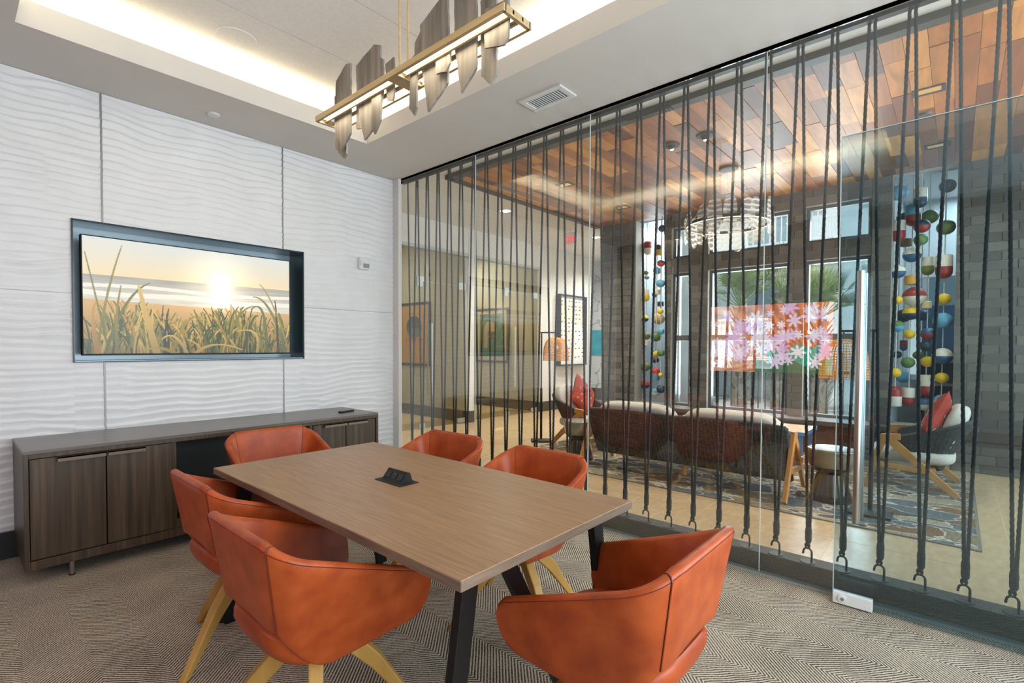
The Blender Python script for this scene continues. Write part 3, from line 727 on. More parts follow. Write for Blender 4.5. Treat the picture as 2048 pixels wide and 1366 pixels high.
MB().box(TX0, TX1, 4.475, 4.53, TZ0, TZ1).obj('housing', M_['blackm'], tv, bevel=.003)
M_['screen'] = picture('tv_screen', .95)
print_sheet('screen', beach(), (TX0+.008, 4.4735, TZ0+.012), (TX1-TX0-.016, 0, 0), (0, 0, TZ1-TZ0-.02), M_['screen'], tv)
MB().box(1.0, 1.7, 4.53, 4.67, 1.5, 1.85).obj('wall_bracket', M_['black'], tv)
# thermostat
th = thing('thermostat', 'small white thermostat on the wavy wall near the corner post', 'thermostat', (2.766, 4.418, 2.145))
MB().box(-.058, .058, -.034, .012, -.06, .06).obj('cover', M_['whiteplastic'], th, bevel=.012)
MB().box(-.018, .048, -.0365, -.03, -.04, .002).obj('display', M_['greyplastic'], th)
for k in range(4): MB().box(-.048, -.040, -.0365, -.033, -.018+k*.013, -.012+k*.013).obj('indicator', M_['greyplastic'], th)

# ============================================================ ceiling fittings of the meeting room
m = MB(); m.lathe([(.001, -.004), (.10, -.005), (.117, -.0045), (.12, 0), (.001, 0)], 48); sp_ = thing('ceiling_speaker', 'large round white speaker grille flush in the coffer ceiling', 'speaker', (1.31, 3.59, ZC)); m.obj('grille', M_['ceil_tile'], sp_)
m = MB(); m.lathe([(.001, -.008), (.006, -.007), (.006, -.004), (.001, -.004)], 12); m.obj('indicator', M_['whiteplastic'], sp_)
m = MB(); m.lathe([(.001, -.014), (.036, -.014), (.041, -.009), (.041, 0), (.001, 0)], 28); tag(smooth_angle(m.obj('sprinkler_cover', M_['whiteplastic'], loc=(1.361, 4.183, ZS))), 'small round white sprinkler cover on the grey ceiling border', 'sprinkler')
vt = thing('air_vent', 'white rectangular ceiling vent with louvers above the ropes', 'vent', (2.80, 2.158, ZS))
MB().box(-.098, -.062, -.18, .18, -.012, 0).box(.062, .098, -.18, .18, -.012, 0).box(-.062, .062, -.18, -.142, -.012, 0).box(-.062, .062, .142, .18, -.012, 0).obj('frame', M_['whiteplastic'], vt, bevel=.003)
MB().box(-.062, .062, -.142, .142, -.0015, 0).obj('duct', plain('duct_grey', '9a9d9e', .6), vt)
lv = MB().bar((-.062, 0, -.006), (.062, 0, -.006), .0135, .0025, side=(0, 1, .45)).mesh('louver', M_['whiteplastic'])
for k in range(14): put('louver', lv, vt, loc=(0, -.132+k*.0203, 0))

# linear chandelier with slate boards
LX, LY, LZ = 1.315, 1.775, 2.463
ch = thing('linear_chandelier', 'long brass linear chandelier with rough grey slate boards', 'chandelier', (LX, LY, LZ))
y0, y1, wx, hz = -.635, .635, .066, .013
m = MB()
for s in (-1, 1): m.box(s*wx-.007, s*wx+.007, y0, y1, -hz, hz).box(s*.024-.005, s*.024+.005, y0, y1, -.006, .010)
for yv in (y0, y1-.014): m.box(-wx, wx, yv, yv+.014, -hz, hz)
m.box(-wx+.007, wx-.007, -.035, .035, -hz, hz-.002)
m.obj('frame', M_['brass'], ch, bevel=.0012)
for s in (-1, 1):
    for a, b in ((y0+.03, -.045), (.045, y1-.03)):
        MB().box(s*.045-.013, s*.045+.013, a, b, .001, .007).obj('light_strip', M_['led'], ch)
        lamp('chandelier_light', 'AREA', (LX+s*.045, LY+(a+b)/2, LZ-.002), (0, 0, -1), 1.2, WARM, .03, b-a)
for yv in (.037, -.022):
    m = MB(); m.tube([(0, yv, 0), (0, yv, ZC-LZ-.02)], .005, 10); m.obj('rod', M_['brass'], ch)
MB().box(-.05, .05, -.08, .1, ZC-LZ-.025, ZC-LZ).obj('canopy', M_['brass'], ch, bevel=.002)
boards = [[(2.37,2.59),(2.34,2.60),(2.25,2.45),(2.26,2.28),(2.28,2.26),(2.36,2.33)],
 [(2.33,2.65),(2.24,2.70),(2.20,2.69),(2.20,2.36),(2.28,2.30),(2.35,2.43)],
 [(2.17,2.52),(2.12,2.53),(2.11,2.36),(2.17,2.375)],
 [(2.15,2.66),(2.0,2.70),(1.95,2.68),(1.95,2.625),(1.93,2.61),(1.935,2.45),(1.99,2.33),(2.08,2.295),(2.14,2.48)],
 [(2.0,2.52),(1.93,2.52),(1.93,2.34),(1.98,2.29),(2.0,2.33)],
 [(1.91,2.58),(1.85,2.59),(1.85,2.42),(1.86,2.405),(1.90,2.42)],
 [(1.72,2.53),(1.68,2.54),(1.68,2.32),(1.695,2.29),(1.73,2.33)],
 [(1.715,2.60),(1.67,2.64),(1.665,2.48),(1.715,2.48)],
 [(1.67,2.65),(1.55,2.70),(1.50,2.69),(1.495,2.56),(1.50,2.36),(1.62,2.285),(1.66,2.47)],
 [(1.55,2.52),(1.47,2.52),(1.47,2.42),(1.49,2.395),(1.55,2.405)],
 [(1.46,2.66),(1.42,2.70),(1.34,2.70),(1.34,2.36),(1.42,2.295),(1.455,2.47)],
 [(1.33,2.60),(1.30,2.63),(1.25,2.62),(1.25,2.31),(1.275,2.28),(1.325,2.33)],
 [(1.29,2.54),(1.17,2.53),(1.17,2.40),(1.19,2.38),(1.285,2.405)]]
xo = [.012, 0, .014, 0, -.012, 0, -.008, .01, .002, -.014, .0, .012, -.012]
random.seed(4)
for pb, dx in zip(boards, xo):
    pts = []
    for i in range(len(pb)):
        a, b = pb[i], pb[(i+1) % len(pb)]; k = max(1, int(math.hypot(a[0]-b[0], a[1]-b[1])/.022))
        for j in range(k):
            q = j/k; jt = .0022 if j else .001
            pts.append((a[0]+(b[0]-a[0])*q-LY+random.uniform(-jt, jt), a[1]+(b[1]-a[1])*q-LZ+random.uniform(-jt, jt)))
    MB().prism(pts, 'x', dx-.0045, dx+.0045).obj('slate_board', M_['slate'], ch)

# ============================================================ wall opposite the glass: screen that mirrors in the glass
def flowers():
    Wp, Hp = 300, 180; u, v = np.meshgrid(np.linspace(0, 1, Wp), np.linspace(0, 1, Hp)); rs = np.random.RandomState(9)
    C_ = lambda h: np.array(hx(h)[:3])
    ang = np.arctan2(v-.15, u-.15); st = .5+.5*np.sin(ang*46+3*np.sin(u*8))
    img = C_('b04a10')*(1-st[..., None])+C_('f07a1c')*st[..., None]
    m_ = np.clip((u-.45)*1.6, 0, 1)[..., None]; img = img*(1-m_)+C_('e2a987')*m_*(.6+.4*st[..., None])+.0
    t_ = (v < .42-.35*np.abs(u-.12)+.05*np.sin(u*30)) & (u < .5); img[t_] = C_('1f9c7c')*1.0
    t2 = (v < .16+.05*np.sin(u*24)) & (u > .05) & (u < .6); img[t2] = C_('1d5a26')
    for _ in range(70):
        cx, cy, r = .05+.95*rs.rand(), .1+.88*rs.rand(), .035+.04*rs.rand(); th = np.arctan2((v-cy)*.6, u-cx); d = np.hypot(u-cx, (v-cy)*.6)
        mk = d < r*(.35+.65*np.abs(np.cos(th*3.5+rs.rand()*3))**1.5)
        img[mk] = C_(('f3d3ee', 'e7b4e2', 'fbe9f4')[rs.randint(3)])
    return img
fs = thing('wall_screen', 'large screen of orange and pink flowers on the wall opposite the glass', 'television', (-1.4, 2.0, 1.45))
MB().box(0, .05, -.80, .80, -.48, .50).obj('housing', M_['blackm'], fs, bevel=.004)
M_['screen2'] = picture('flower_screen', 4.5)
print_sheet('screen', flowers()[:, ::1], (.052, -.79, -.47), (0, 1.58, 0), (0, 0, .96), M_['screen2'], fs)
tag(MB().box(-1.4, -1.12, 1.0, 3.0, .74, .90).obj('media_shelf', M_['base_black'], bevel=.004), 'long black wall shelf under the flower screen', 'shelf')

# ============================================================ LOUNGE
def rug_mat():
    m, nt, b = nmat('abstract_rug'); L = nt.links; v = coords(nt, (1.0, .55, 1))
    n0 = N(nt, 'ShaderNodeTexNoise'); n0.inputs['Scale'].default_value = 2.2; n0.inputs['Detail'].default_value = 6; L.new(v, n0.inputs['Vector'])
    mx = N(nt, 'ShaderNodeMix', data_type='RGBA', blend_type='LINEAR_LIGHT'); mx.inputs[0].default_value = .45; L.new(v, mx.inputs[6]); L.new(n0.outputs['Color'], mx.inputs[7])
    vo = N(nt, 'ShaderNodeTexVoronoi'); vo.inputs['Scale'].default_value = 5; L.new(mx.outputs[2], vo.inputs['Vector'])
    ve = N(nt, 'ShaderNodeTexVoronoi', feature='DISTANCE_TO_EDGE'); ve.inputs['Scale'].default_value = 5; L.new(mx.outputs[2], ve.inputs['Vector'])
    sp = N(nt, 'ShaderNodeSeparateColor'); L.new(vo.outputs['Color'], sp.inputs[0])
    r = ramp(nt, [(0, '85745d'), (.25, '5b5149'), (.42, '9c8e79'), (.6, '60656a'), (.78, '7a5a40'), (1, 'aa9d87')]); r.color_ramp.interpolation = 'CONSTANT'; L.new(sp.outputs[0], r.inputs[0])
    n1 = N(nt, 'ShaderNodeTexNoise'); n1.inputs['Scale'].default_value = 18; n1.inputs['Detail'].default_value = 5; L.new(coords(nt, (1, 5, 1)), n1.inputs['Vector'])
    g = ramp(nt, [(.3, (.55, .55, .55, 1)), (.7, (1.15, 1.12, 1.08, 1))]); L.new(n1.outputs[0], g.inputs[0])
    mu = N(nt, 'ShaderNodeMix', data_type='RGBA', blend_type='MULTIPLY'); mu.inputs[0].default_value = 1; L.new(r.outputs[0], mu.inputs[6]); L.new(g.outputs[0], mu.inputs[7])
    ed = ramp(nt, [(.02, (.75, .75, .75, 1)), (.045, (0, 0, 0, 1))]); L.new(ve.outputs['Distance'], ed.inputs[0])
    fx = N(nt, 'ShaderNodeMix', data_type='RGBA'); L.new(ed.outputs[0], fx.inputs[0]); L.new(mu.outputs[2], fx.inputs[6]); fx.inputs[7].default_value = hx('cfc4b2')
    L.new(fx.outputs[2], b.inputs['Base Color']); b.inputs['Roughness'].default_value = .95; b.inputs['Specular IOR Level'].default_value = .1
    return m
M_['rug'] = rug_mat()
rg = thing('area_rug', 'abstract brown, grey and blue area rug under the lounge seating', 'rug', (0, 0, 0))
MB().box(4.50, 7.02, -.135, 4.12, 0, .008).obj('pile', M_['rug'], rg)
bd = plain('rug_binding', '6f6656', .9)
for x0, x1, y0, y1 in ((4.48, 4.50, -.155, 4.14), (7.02, 7.04, -.155, 4.14), (4.50, 7.02, -.155, -.135), (4.50, 7.02, 4.12, 4.14)):
    MB().box(x0, x1, y0, y1, 0, .009).obj('binding', bd, rg)

def weave_grid(fn, nu, nv, cu, cv, amp):
    """basket-weave relief over the surface fn(u,v)->(point, normal)"""
    P = []
    for i in range(nu+1):
        row = []
        for j in range(nv+1):
            u, v = i/nu, j/nv; p, n = fn(u, v)
            a = math.sin(math.pi*u*cu); b = math.sin(math.pi*v*cv); ck = (int(u*cu*.9999)+int(v*cv*.9999)) % 2
            h = amp*(abs(a)*.9 if ck else abs(b)*.9)*(abs(a*b)**.3)
            row.append(Vector(p)+Vector(n)*h)
        P.append(row)
    return P
# sofa, its woven back toward the glass wall
sf = thing('woven_sofa', 'two-seat lounge sofa with dark woven cord back and teak A-frame ends', 'sofa', (4.86, 2.09, .0095))
for s in (0, 1):
    y0, y1 = (.01, 1.0) if s else (-1.0, -.01)
    def fn(u, v, y0=y0, y1=y1):
        y = y0+(y1-y0)*u; z = .135+.49*v; c = 1-((u-.5)*2)**2
        z2 = z+.015*c*v; return ((.13-.20*v+.03*(1-v)**2, y, z2), (-1, 0, -.4))
    m = MB().grid(weave_grid(fn, 156, 80, 26, 20, .016))
    def fb(u, v):
        p, n = fn(u, v); return ((p[0]+.035, p[1], p[2]), (1, 0, .4))
    m.grid([[Vector(q) for q in r_] for r_ in weave_grid(fb, 60, 28, 38, 16, .004)])
    # rolled edges joining the two faces
    for e_ in (0, 1):
        m.tube([Vector(fn(e_, k/10)[0])+Vector((.017, 0, 0)) for k in range(11)], .022, 8)
        m.tube([Vector(fn(k/20, e_)[0])+Vector((.017, 0, 0)) for k in range(21)], .022, 8)
    smooth_angle(m.obj('woven_back', M_['weave'], sf), 70)
def cushion_mesh(lx, ly, lz, e=.45, n=36, puff=.25):
    rings = []
    for k in range(13):
        ph = -math.pi/2+math.pi*k/12; cz, sz = abs(math.cos(ph))**.42, math.sin(ph)
        ring = []
        for j in range(n):
            th = 2*math.pi*j/n; c, q = math.cos(th), math.sin(th)
            ring.append((lx/2*cz*abs(c)**e*(1 if c > 0 else -1), ly/2*cz*abs(q)**e*(1 if q > 0 else -1), lz/2*abs(sz)**.75*(1 if sz > 0 else -1)))
        rings.append(ring)
    return MB().loft(rings)
for s in (-1, 1):
    o = cushion_mesh(.66, .96, .15).obj('seat_cushion', M_['cushion'], sf); o.location = (.46, s*.49, .345); smooth_angle(o, 70)
    o = cushion_mesh(.17, .94, .44).obj('back_cushion', M_['cushion'], sf); o.location = (.13, s*.49, .515); o.rotation_euler = (0, R_(-22), 0); smooth_angle(o, 70)
    y = s*1.03
    fr = MB(); fr.bar((.10, y, .56), (-.185, y, .013), .036, .075, .034, .05, side=(0, 1, 0)); fr.bar((.10, y, .56), (.54, y, .016), .036, .07, .034, .045, side=(0, 1, 0)); fr.bar((.06, y, .555), (.17, y, .555), .036, .06, side=(0, 1, 0)); fr.bar((0, y, .25), (.40, y, .22), .03, .05, side=(0, 1, 0))
    fr.obj('end_frame', M_['teak'], sf, bevel=.004)
MB().box(.20, .24, -1.01, 1.01, .20, .25).box(.60, .64, -1.01, 1.01, .22, .27).obj('rail', M_['teak'], sf)
m = MB(); m.tube([(.22, 0, 0), (.22, 0, .22)], .02, 10); m.obj('centre_leg', M_['teak'], sf)

# armchairs
AC = dict(hw=.345, yb=-.37, yf=.22, r=.2, thick=.035, inset=.10, rc_t=.03, rc_b=.03, yin=1.6, fin=.2)
zta = lambda a: .70-.05*(a/.4)**2 if a < .4 else .65-.17*((a-.4)/.6)
zba = lambda a: .20 if a < .35 else .20+.20*((a-.35)/.65)**.8
def make_armchair():
    t = thing('woven_armchair', '', 'armchair')
    ts = np.linspace(-1, 1, 121); sh = shell(ts, zta, zba, nW=30, **AC); k = len(sh.v)//len(ts)
    for i in range(len(ts)):      # cord relief on the outside face
        for j in range(31):
            x, y, z = sh.v[i*k+j]; a = abs(math.sin(i*math.pi/3)); b = abs(math.sin(j*math.pi/2.0+.7)); ck = (i//3+j//2) % 2
            d = Vector((x, y+.02, 0)).normalized()*(.010*(a if ck else b)); sh.v[i*k+j] = (x+d.x, y+d.y, z)
    o = sh.obj('woven_shell', M_['weave'], t); fixn(o.data); smooth_angle(o, 70)
    for s in (-1, 1):
        x = s*.375; f = MB()
        f.bar((x, .26, .50), (x, -.255, .019), .034, .075, .032, .05, side=(1, 0, 0)); f.bar((x, .15, .505), (x, .29, .495), .034, .055, side=(1, 0, 0)); f.bar((x, .27, .51), (x, .405, .006), .034, .06, .03, .04, side=(1, 0, 0)); f.bar((x, -.06, .21), (x, .36, .235), .028, .045, side=(1, 0, 0))
        f.obj('side_frame', M_['teak'], t, bevel=.004)
    MB().box(-.37, .37, .30, .34, .205, .245).box(-.37, .37, -.10, -.06, .19, .23).obj('rail', M_['teak'], t)
    o = cushion_mesh(.64, .64, .15).obj('seat_cushion', M_['cushion'], t); o.location = (0, .08, .32); smooth_angle(o, 70)
    o = cushion_mesh(.58, .16, .46).obj('back_cushion', M_['cushion'], t); o.location = (0, -.20, .58); o.rotation_euler = (R_(22), 0, 0); smooth_angle(o, 70)
    return t
a0 = make_armchair(); a1 = copy_tree(a0)
a0.location = (6.22, .22, 0.0095); tag(a0, 'woven cord armchair in front of the blue-grey brick wall', 'armchair', 'woven lounge armchairs')
a1.location = (5.75, 3.78, 0.0095); a1.rotation_euler = (0, 0, R_(176)); tag(a1, 'woven cord armchair beside the left rattan lamp and grey pier', 'armchair', 'woven lounge armchairs')
def pillow(loc, rot, label):
    t = thing('throw_pillow', label, 'pillow', loc, 0, 'red star-print pillows'); t.rotation_euler = rot
    P1, P2 = [], []
    n = 20
    for i in range(n+1):
        r1, r2 = [], []
        for j in range(n+1):
            u, v = i/n*2-1, j/n*2-1; th = .075*((1-u**4)*(1-v**4))**.55; k = 1-.10*(u*u*(1-abs(v))+v*v*(1-abs(u)))*1.2
            r1.append((u*.23*k, th, v*.23*k)); r2.append((u*.23*k, -th, v*.23*k))
        P1.append(r1); P2.append(r2)
    o = MB().grid(P1).grid([r_[::-1] for r_ in P2]).obj('cover', M_['pillow'], t); smooth_angle(o, 80)
    m = MB()
    for i in range(-2, 3):
        for j in range(-2, 3):
            u, v = (i+.5*(j % 2))*.38, j*.38
            if abs(u) > .86 or abs(v) > .86: continue
            for sg in (1, -1):
                def S(du, dv):
                    uu, vv = u+du, v+dv; th = .075*(max(1-uu**4, 0)*max(1-vv**4, 0))**.55+.002; k = 1-.10*(uu*uu*(1-abs(vv))+vv*vv*(1-abs(uu)))*1.2
                    return (uu*.23*k, sg*th, vv*.23*k)
                m.add([S(-.1, 0), S(0, -.018), S(.1, 0), S(0, .018)], [(0, 1, 2, 3)]); m.add([S(0, -.12), S(.018, 0), S(0, .12), S(-.018, 0)], [(0, 1, 2, 3)])
    m.obj('star_print', M_['cushion'], o)
    return t
M_['pillow'] = noisy('rust_red_cotton', [(.3, '8a2614'), (.7, 'a03219')], 30, .85)
pillow((6.12, .14, .64), (R_(24), R_(38), R_(8)), 'red star-print pillow on the armchair by the blue-grey brick wall')
pillow((5.80, 3.82, .66), (R_(-22), R_(40), R_(-10)), 'red star-print pillow on the armchair by the left lamp')

# ceramic stools
M_['glaze'] = noisy('sage_glaze', [(.3, '4f594c'), (.5, '6a7462'), (.72, '8a7c62')], 5, .12, coat=.5)
M_['glaze_dark'] = plain('dark_glaze', '14171c', .12, coat=.5); M_['lustre'] = noisy('bronze_lustre', [(.3, '2b2420'), (.7, '5a4c46')], 5, .12, (1, 1, .3), metal=.7)
M_['stool_top'] = noisy('rust_glaze_top', [(.3, '55524a'), (.55, '6e6a5b'), (.72, '94552a')], 4, .45)
def stool(loc, label):
    t = thing('ceramic_stool', label, 'stool', loc, 0, 'glazed ceramic stools')
    for nm, pr, mt in (('base', [(.001, 0), (.165, 0), (.168, .012), (.15, .08), (.125, .16), (.112, .215), (.108, .235)], 'lustre'), ('waist', [(.108, .233), (.125, .25), (.152, .275), (.164, .30)], 'glaze_dark'), ('bowl', [(.164, .298), (.172, .33), (.180, .38), (.184, .435), (.182, .448), (.176, .452)], 'glaze'), ('seat', [(.178, .450), (.15, .456), (.06, .459), (.001, .459)], 'stool_top')):
        m = MB(); m.lathe(pr, 40); o = m.obj(nm, M_[mt], t); smooth_angle(o, 50)
stool((5.12, .80, .009), 'glazed ceramic hourglass stool between the sofa end and the right rattan lamp')
stool((4.98, 3.33, .009), 'glazed ceramic hourglass stool between the sofa and the far armchair')

# rattan lamps
def rattan_lamp(loc, rz, label, top=1.47):
    t = thing('rattan_lamp', label, 'lamp', loc, rz, 'rattan arm floor lamps')
    MB().loft([[(-.14, -.11, 0), (.14, -.11, 0), (.14, .11, 0), (-.14, .11, 0)], [(-.14, -.11, .02), (.14, -.11, .02), (.14, .11, .02), (-.14, .11, .02)], [(-.03, -.03, .035), (.03, -.03, .035), (.03, .03, .035), (-.03, .03, .035)]]).obj('base', M_['blackm'], t)
    m = MB(); m.tube([(0, 0, .03), (0, 0, .75)], .017, 12); m.tube([(0, 0, .75), (0, 0, top+.04)], .011, 12); m.obj('pole', M_['black'], t)
    MB().box(-.03, .24, -.009, .009, top+.03, top+.048).obj('arm', M_['black'], t)
    m = MB(); m.tube([(.2, 0, top+.03), (.2, 0, top-.03)], .006, 8); m.obj('drop_rod', M_['black'], t)
    m = MB(); m.tube([(.012, 0, .52), (.035, 0, .52)], .007, 8); m.obj('switch', M_['black'], t)
    prof = [(.03, top-.03), (.075, top-.038), (.12, top-.065), (.15, top-.11), (.167, top-.17), (.175, top-.25), (.178, top-.33), (.180, top-.355)]
    m = MB()
    for k in range(48):
        a = 2*math.pi*k/48; m.tube([(.2+r*math.cos(a), r*math.sin(a), z) for r, z in prof], .0034, 4)
    sh = m.obj('shade', M_['rattan'], t)
    zs = np.linspace(top-.35, top-.04, 15); rr = np.interp(zs, [p_[1] for p_ in prof][::-1], [p_[0] for p_ in prof][::-1])
    for z, r in zip(zs, rr):
        m = MB(); m.tube([(.2+r*math.cos(a), r*math.sin(a), z) for a in np.linspace(0, 2*math.pi, 33)[:-1]], .0036, 4, closed=True); m.obj('hoop', M_['rattan'], sh)
    m = MB(); m.sphere((.2, 0, top-.17), .035, 12, 8); m.obj('bulb', M_['whiteplastic'], t)
rattan_lamp((4.88, .49, .009), R_(90), 'black arm floor lamp with rattan bell shade beside the ceramic stool by the door', 1.425)
rattan_lamp((5.56, 4.36, 0.0), R_(-48), 'black arm floor lamp with rattan bell shade near the hall wall', 1.49)

# coffee table
M_['blue'] = plain('blue_lacquer', '4c7aa0', .35)
ct = thing('coffee_table', 'low wooden coffee table with blue edge behind the sofa', 'table', (6.40, 1.95, .009))
MB().box(-.30, .30, -.75, .75, .385, .412).obj('tabletop', M_['teak'], ct, bevel=.003)
MB().box(-.31, -.30, -.76, .76, .375, .414).box(.30, .31, -.76, .76, .375, .414).box(-.30, .30, -.76, -.75, .375, .414).box(-.30, .30, .75, .76, .375, .414).obj('edge_trim', M_['blue'], ct)
for sx in (-.26, .26):
    for sy in (-.7, .7): MB().box(sx-.025, sx+.025, sy-.025, sy+.025, 0, .385).obj('leg', M_['blue'], ct)
for k, (x, y, c) in enumerate(((6.36, 2.05, 'e3e0da'), (6.42, 1.62, 'b9513a'))):
    b_ = thing('magazine', ('white' if k == 0 else 'red')+' magazine lying on the coffee table', 'magazine', (x, y, .423), R_(20*k-8), 'magazines on the coffee table')
    MB().box(-.1, .1, -.13, .13, 0, .008).obj('pages', M_['whiteplastic'], b_); MB().box(-.101, .101, -.131, .131, .008, .0095).obj('cover', plain('cover_%d' % k, c, .4), b_)

# ring chandelier
M_['swirl'] = None
def swirl_mat():
    m = bpy.data.materials.new('blown_glass_swirl'); m.use_nodes = True; nt = m.node_tree; nt.nodes.clear(); L = nt.links
    out = N(nt, 'ShaderNodeOutputMaterial'); tr = N(nt, 'ShaderNodeBsdfTransparent'); pb = N(nt, 'ShaderNodeBsdfPrincipled')
    pb.inputs['Base Color'].default_value = (.8, .77, .72, 1); pb.inputs['Roughness'].default_value = .15; pb.inputs['Transmission Weight'].default_value = 0
    v = coords(nt, (1, 1, .6)); wv = N(nt, 'ShaderNodeTexWave'); wv.wave_type = 'RINGS'; wv.inputs['Scale'].default_value = 9; wv.inputs['Distortion'].default_value = 7; wv.inputs['Detail'].default_value = 2; L.new(v, wv.inputs['Vector'])
    r = ramp(nt, [(.6, (.16, .16, .16, 1)), (.85, (.8, .8, .8, 1))]); L.new(wv.outputs['Fac'], r.inputs[0])
    mx = N(nt, 'ShaderNodeMixShader'); L.new(r.outputs[0], mx.inputs[0]); L.new(tr.outputs[0], mx.inputs[1]); L.new(pb.outputs[0], mx.inputs[2]); L.new(mx.outputs[0], out.inputs[0]); return m
M_['swirl'] = swirl_mat()
RC = (5.80, 1.93); RZ = 2.70; RR = .43
rc = thing('ring_chandelier', 'lit ring chandelier with swirled oval glass discs under the wood ceiling', 'chandelier', (RC[0], RC[1], RZ))
m = MB(); m.loft([[(r_*math.cos(a), r_*math.sin(a), z_) for r_, z_ in ((RR-.012, -.016), (RR+.012, -.016), (RR+.012, .016), (RR-.012, .016))] for a in np.linspace(0, 2*math.pi, 65)], True, False); m.obj('ring', M_['darkframe'], rc)
m = MB(); m.loft([[(r_*math.cos(a), r_*math.sin(a), z_) for r_, z_ in ((RR-.008, -.019), (RR+.008, -.019), (RR+.008, -.0155), (RR-.008, -.0155))] for a in np.linspace(0, 2*math.pi, 65)], True, False); m.obj('light_strip', plain('ring_led', (1, .88, .7, 1), .5, emit=2.2), rc)
random.seed(2)
for k in range(18):
    a = 2*math.pi*(k+random.uniform(-.15, .15))/18; hh = random.uniform(.15, .20); ww_ = random.uniform(.062, .078); off = random.uniform(-.05, .03); r_ = RR+(.028 if k % 2 else -.028)
    ring = []
    for j in range(28):
        th = 2*math.pi*j/28; c, s = math.cos(th), math.sin(th); ring.append((ww_*abs(c)**.8*(1 if c > 0 else -1), hh*abs(s)**.75*(1 if s > 0 else -1)))
    o = MB().prism(ring, 'y', -.004, .004).obj('glass_disc', M_['swirl'], rc); o.location = (r_*math.cos(a), r_*math.sin(a), off); o.rotation_euler = (0, 0, a+math.pi/2)
    m = MB(); m.tube([(RR*math.cos(a), RR*math.sin(a), 0), (r_*math.cos(a), r_*math.sin(a), 0)], .006, 6); m.obj('bracket', M_['darkframe'], rc)
m = MB(); m.lathe([(.001, .60), (.09, .60), (.1, .605), (.1, .632), (.001, .632)], 28); m.obj('canopy', M_['blackm'], rc)
for k in range(3):
    a = 2*math.pi*k/3+.4; m = MB(); m.tube([(.05*math.cos(a), .05*math.sin(a), .6), (RR*math.cos(a), RR*math.sin(a), .015)], .0015, 5); m.obj('suspension_wire', M_['steel'], rc)
lamp('ring_light', 'POINT', (RC[0], RC[1], RZ-.06), (0, 0, -1), 7, WARM, shadow_soft_size=.35)

# spotlights and recessed lights in the wood ceiling
for (x, y), nm in (((4.782, 2.14), 'nearer the hall'), ((4.767, 1.805), 'nearer the glass door')):
    t = thing('ceiling_spot', 'black round spotlight in the wood ceiling, '+nm, 'spotlight', (x, y, 3.326), 0, 'black round spots in the wood ceiling')
    m = MB(); m.lathe([(.05, -.012), (.075, -.012), (.082, 0), (.082, .004), (.05, .004)], 28); m.obj('trim_ring', M_['blackm'], t)
    m = MB(); m.sphere((0, 0, .0), .045, 16, 8); m.obj('gimbal', M_['black'], t); m = MB(); m.lathe([(.001, -.046), (.018, -.044), (.018, -.03), (.001, -.03)], 12, (.012, 0, 0)); m.obj('lens', M_['led_soft'], t)
for x, y, ab in ((5.07, .196, 'above the lamp by the door'), (6.5, .176, 'above the armchair by the brick wall'), (5.10, 3.646, 'above the stool by the far armchair'), (6.46, 3.61, 'beside the left brick pier')):
    t = thing('recessed_downlight', 'square black recessed downlight in the walnut ceiling '+ab, 'downlight', (x, y, 3.326), 0, 'square downlights in the walnut ceiling')
    MB().box(-.07, .07, -.1, -.075, -.006, .004).box(-.07, .07, .075, .1, -.006, .004).box(-.07, -.05, -.075, .075, -.006, .004).box(.05, .07, -.075, .075, -.006, .004).obj('trim', M_['blackm'], t)
    MB().box(-.05, .05, -.075, .075, -.001, .003).obj('reflector', plain('warm_reflector', 'c99c5e', .3, .6, emit=.5), t)
    lamp('lounge_downlight', 'SPOT', (x, y, 3.30), (0, 0, -1), 130, NEUT, spot_size=R_(125), spot_blend=.8, shadow_soft_size=.06)
t = thing('smoke_detector', 'small dark disc detector in the walnut ceiling', 'detector', (5.56, .237, 3.326)); m = MB(); m.lathe([(.001, -.02), (.045, -.018), (.055, 0), (.001, 0)], 24); m.obj('cover', M_['darkframe'], t)
lvt = thing('linear_vent', 'dark slotted linear vent in the border of the wood ceiling', 'vent', (4.015, 1.99, 3.31))
MB().box(-.035, .035, -.2, .2, -.004, 0).obj('frame', M_['blackm'], lvt)
for k in range(14): MB().box(-.033, .033, -.19+k*.028, -.178+k*.028, -.008, -.004).obj('slat', M_['darkframe'], lvt)
for x, y, ab in ((5.6, 5.084, 'in front of the orange picture'), (8.05, 5.03, 'beside the EXIT sign'), (9.5, 5.4, 'near the turquoise canvas')):
    t = thing('square_downlight', 'square white lit downlight in the hall ceiling '+ab, 'downlight', (x, y, ZC), 0, 'square downlights in the white hall ceiling')
    MB().box(-.08, .08, -.08, .08, -.006, 0).obj('trim', M_['whiteplastic'], t); MB().box(-.06, .06, -.06, .06, -.008, -.006).obj('lens', M_['led_soft'], t)
    lamp('hall_downlight', 'SPOT', (x, y, ZC-.03), (0, 0, -1), 260, NEUT, spot_size=R_(150), spot_blend=.9, shadow_soft_size=.08)
for x, y in ((4.6, 7.9), (7.1, 7.9)): lamp('office_fill', 'AREA', (x, y, 3.3), (0, 0, -1), 36, NEUT, 1.2, 1.2)  # fill lamps added to brighten the offices, no fixtures there

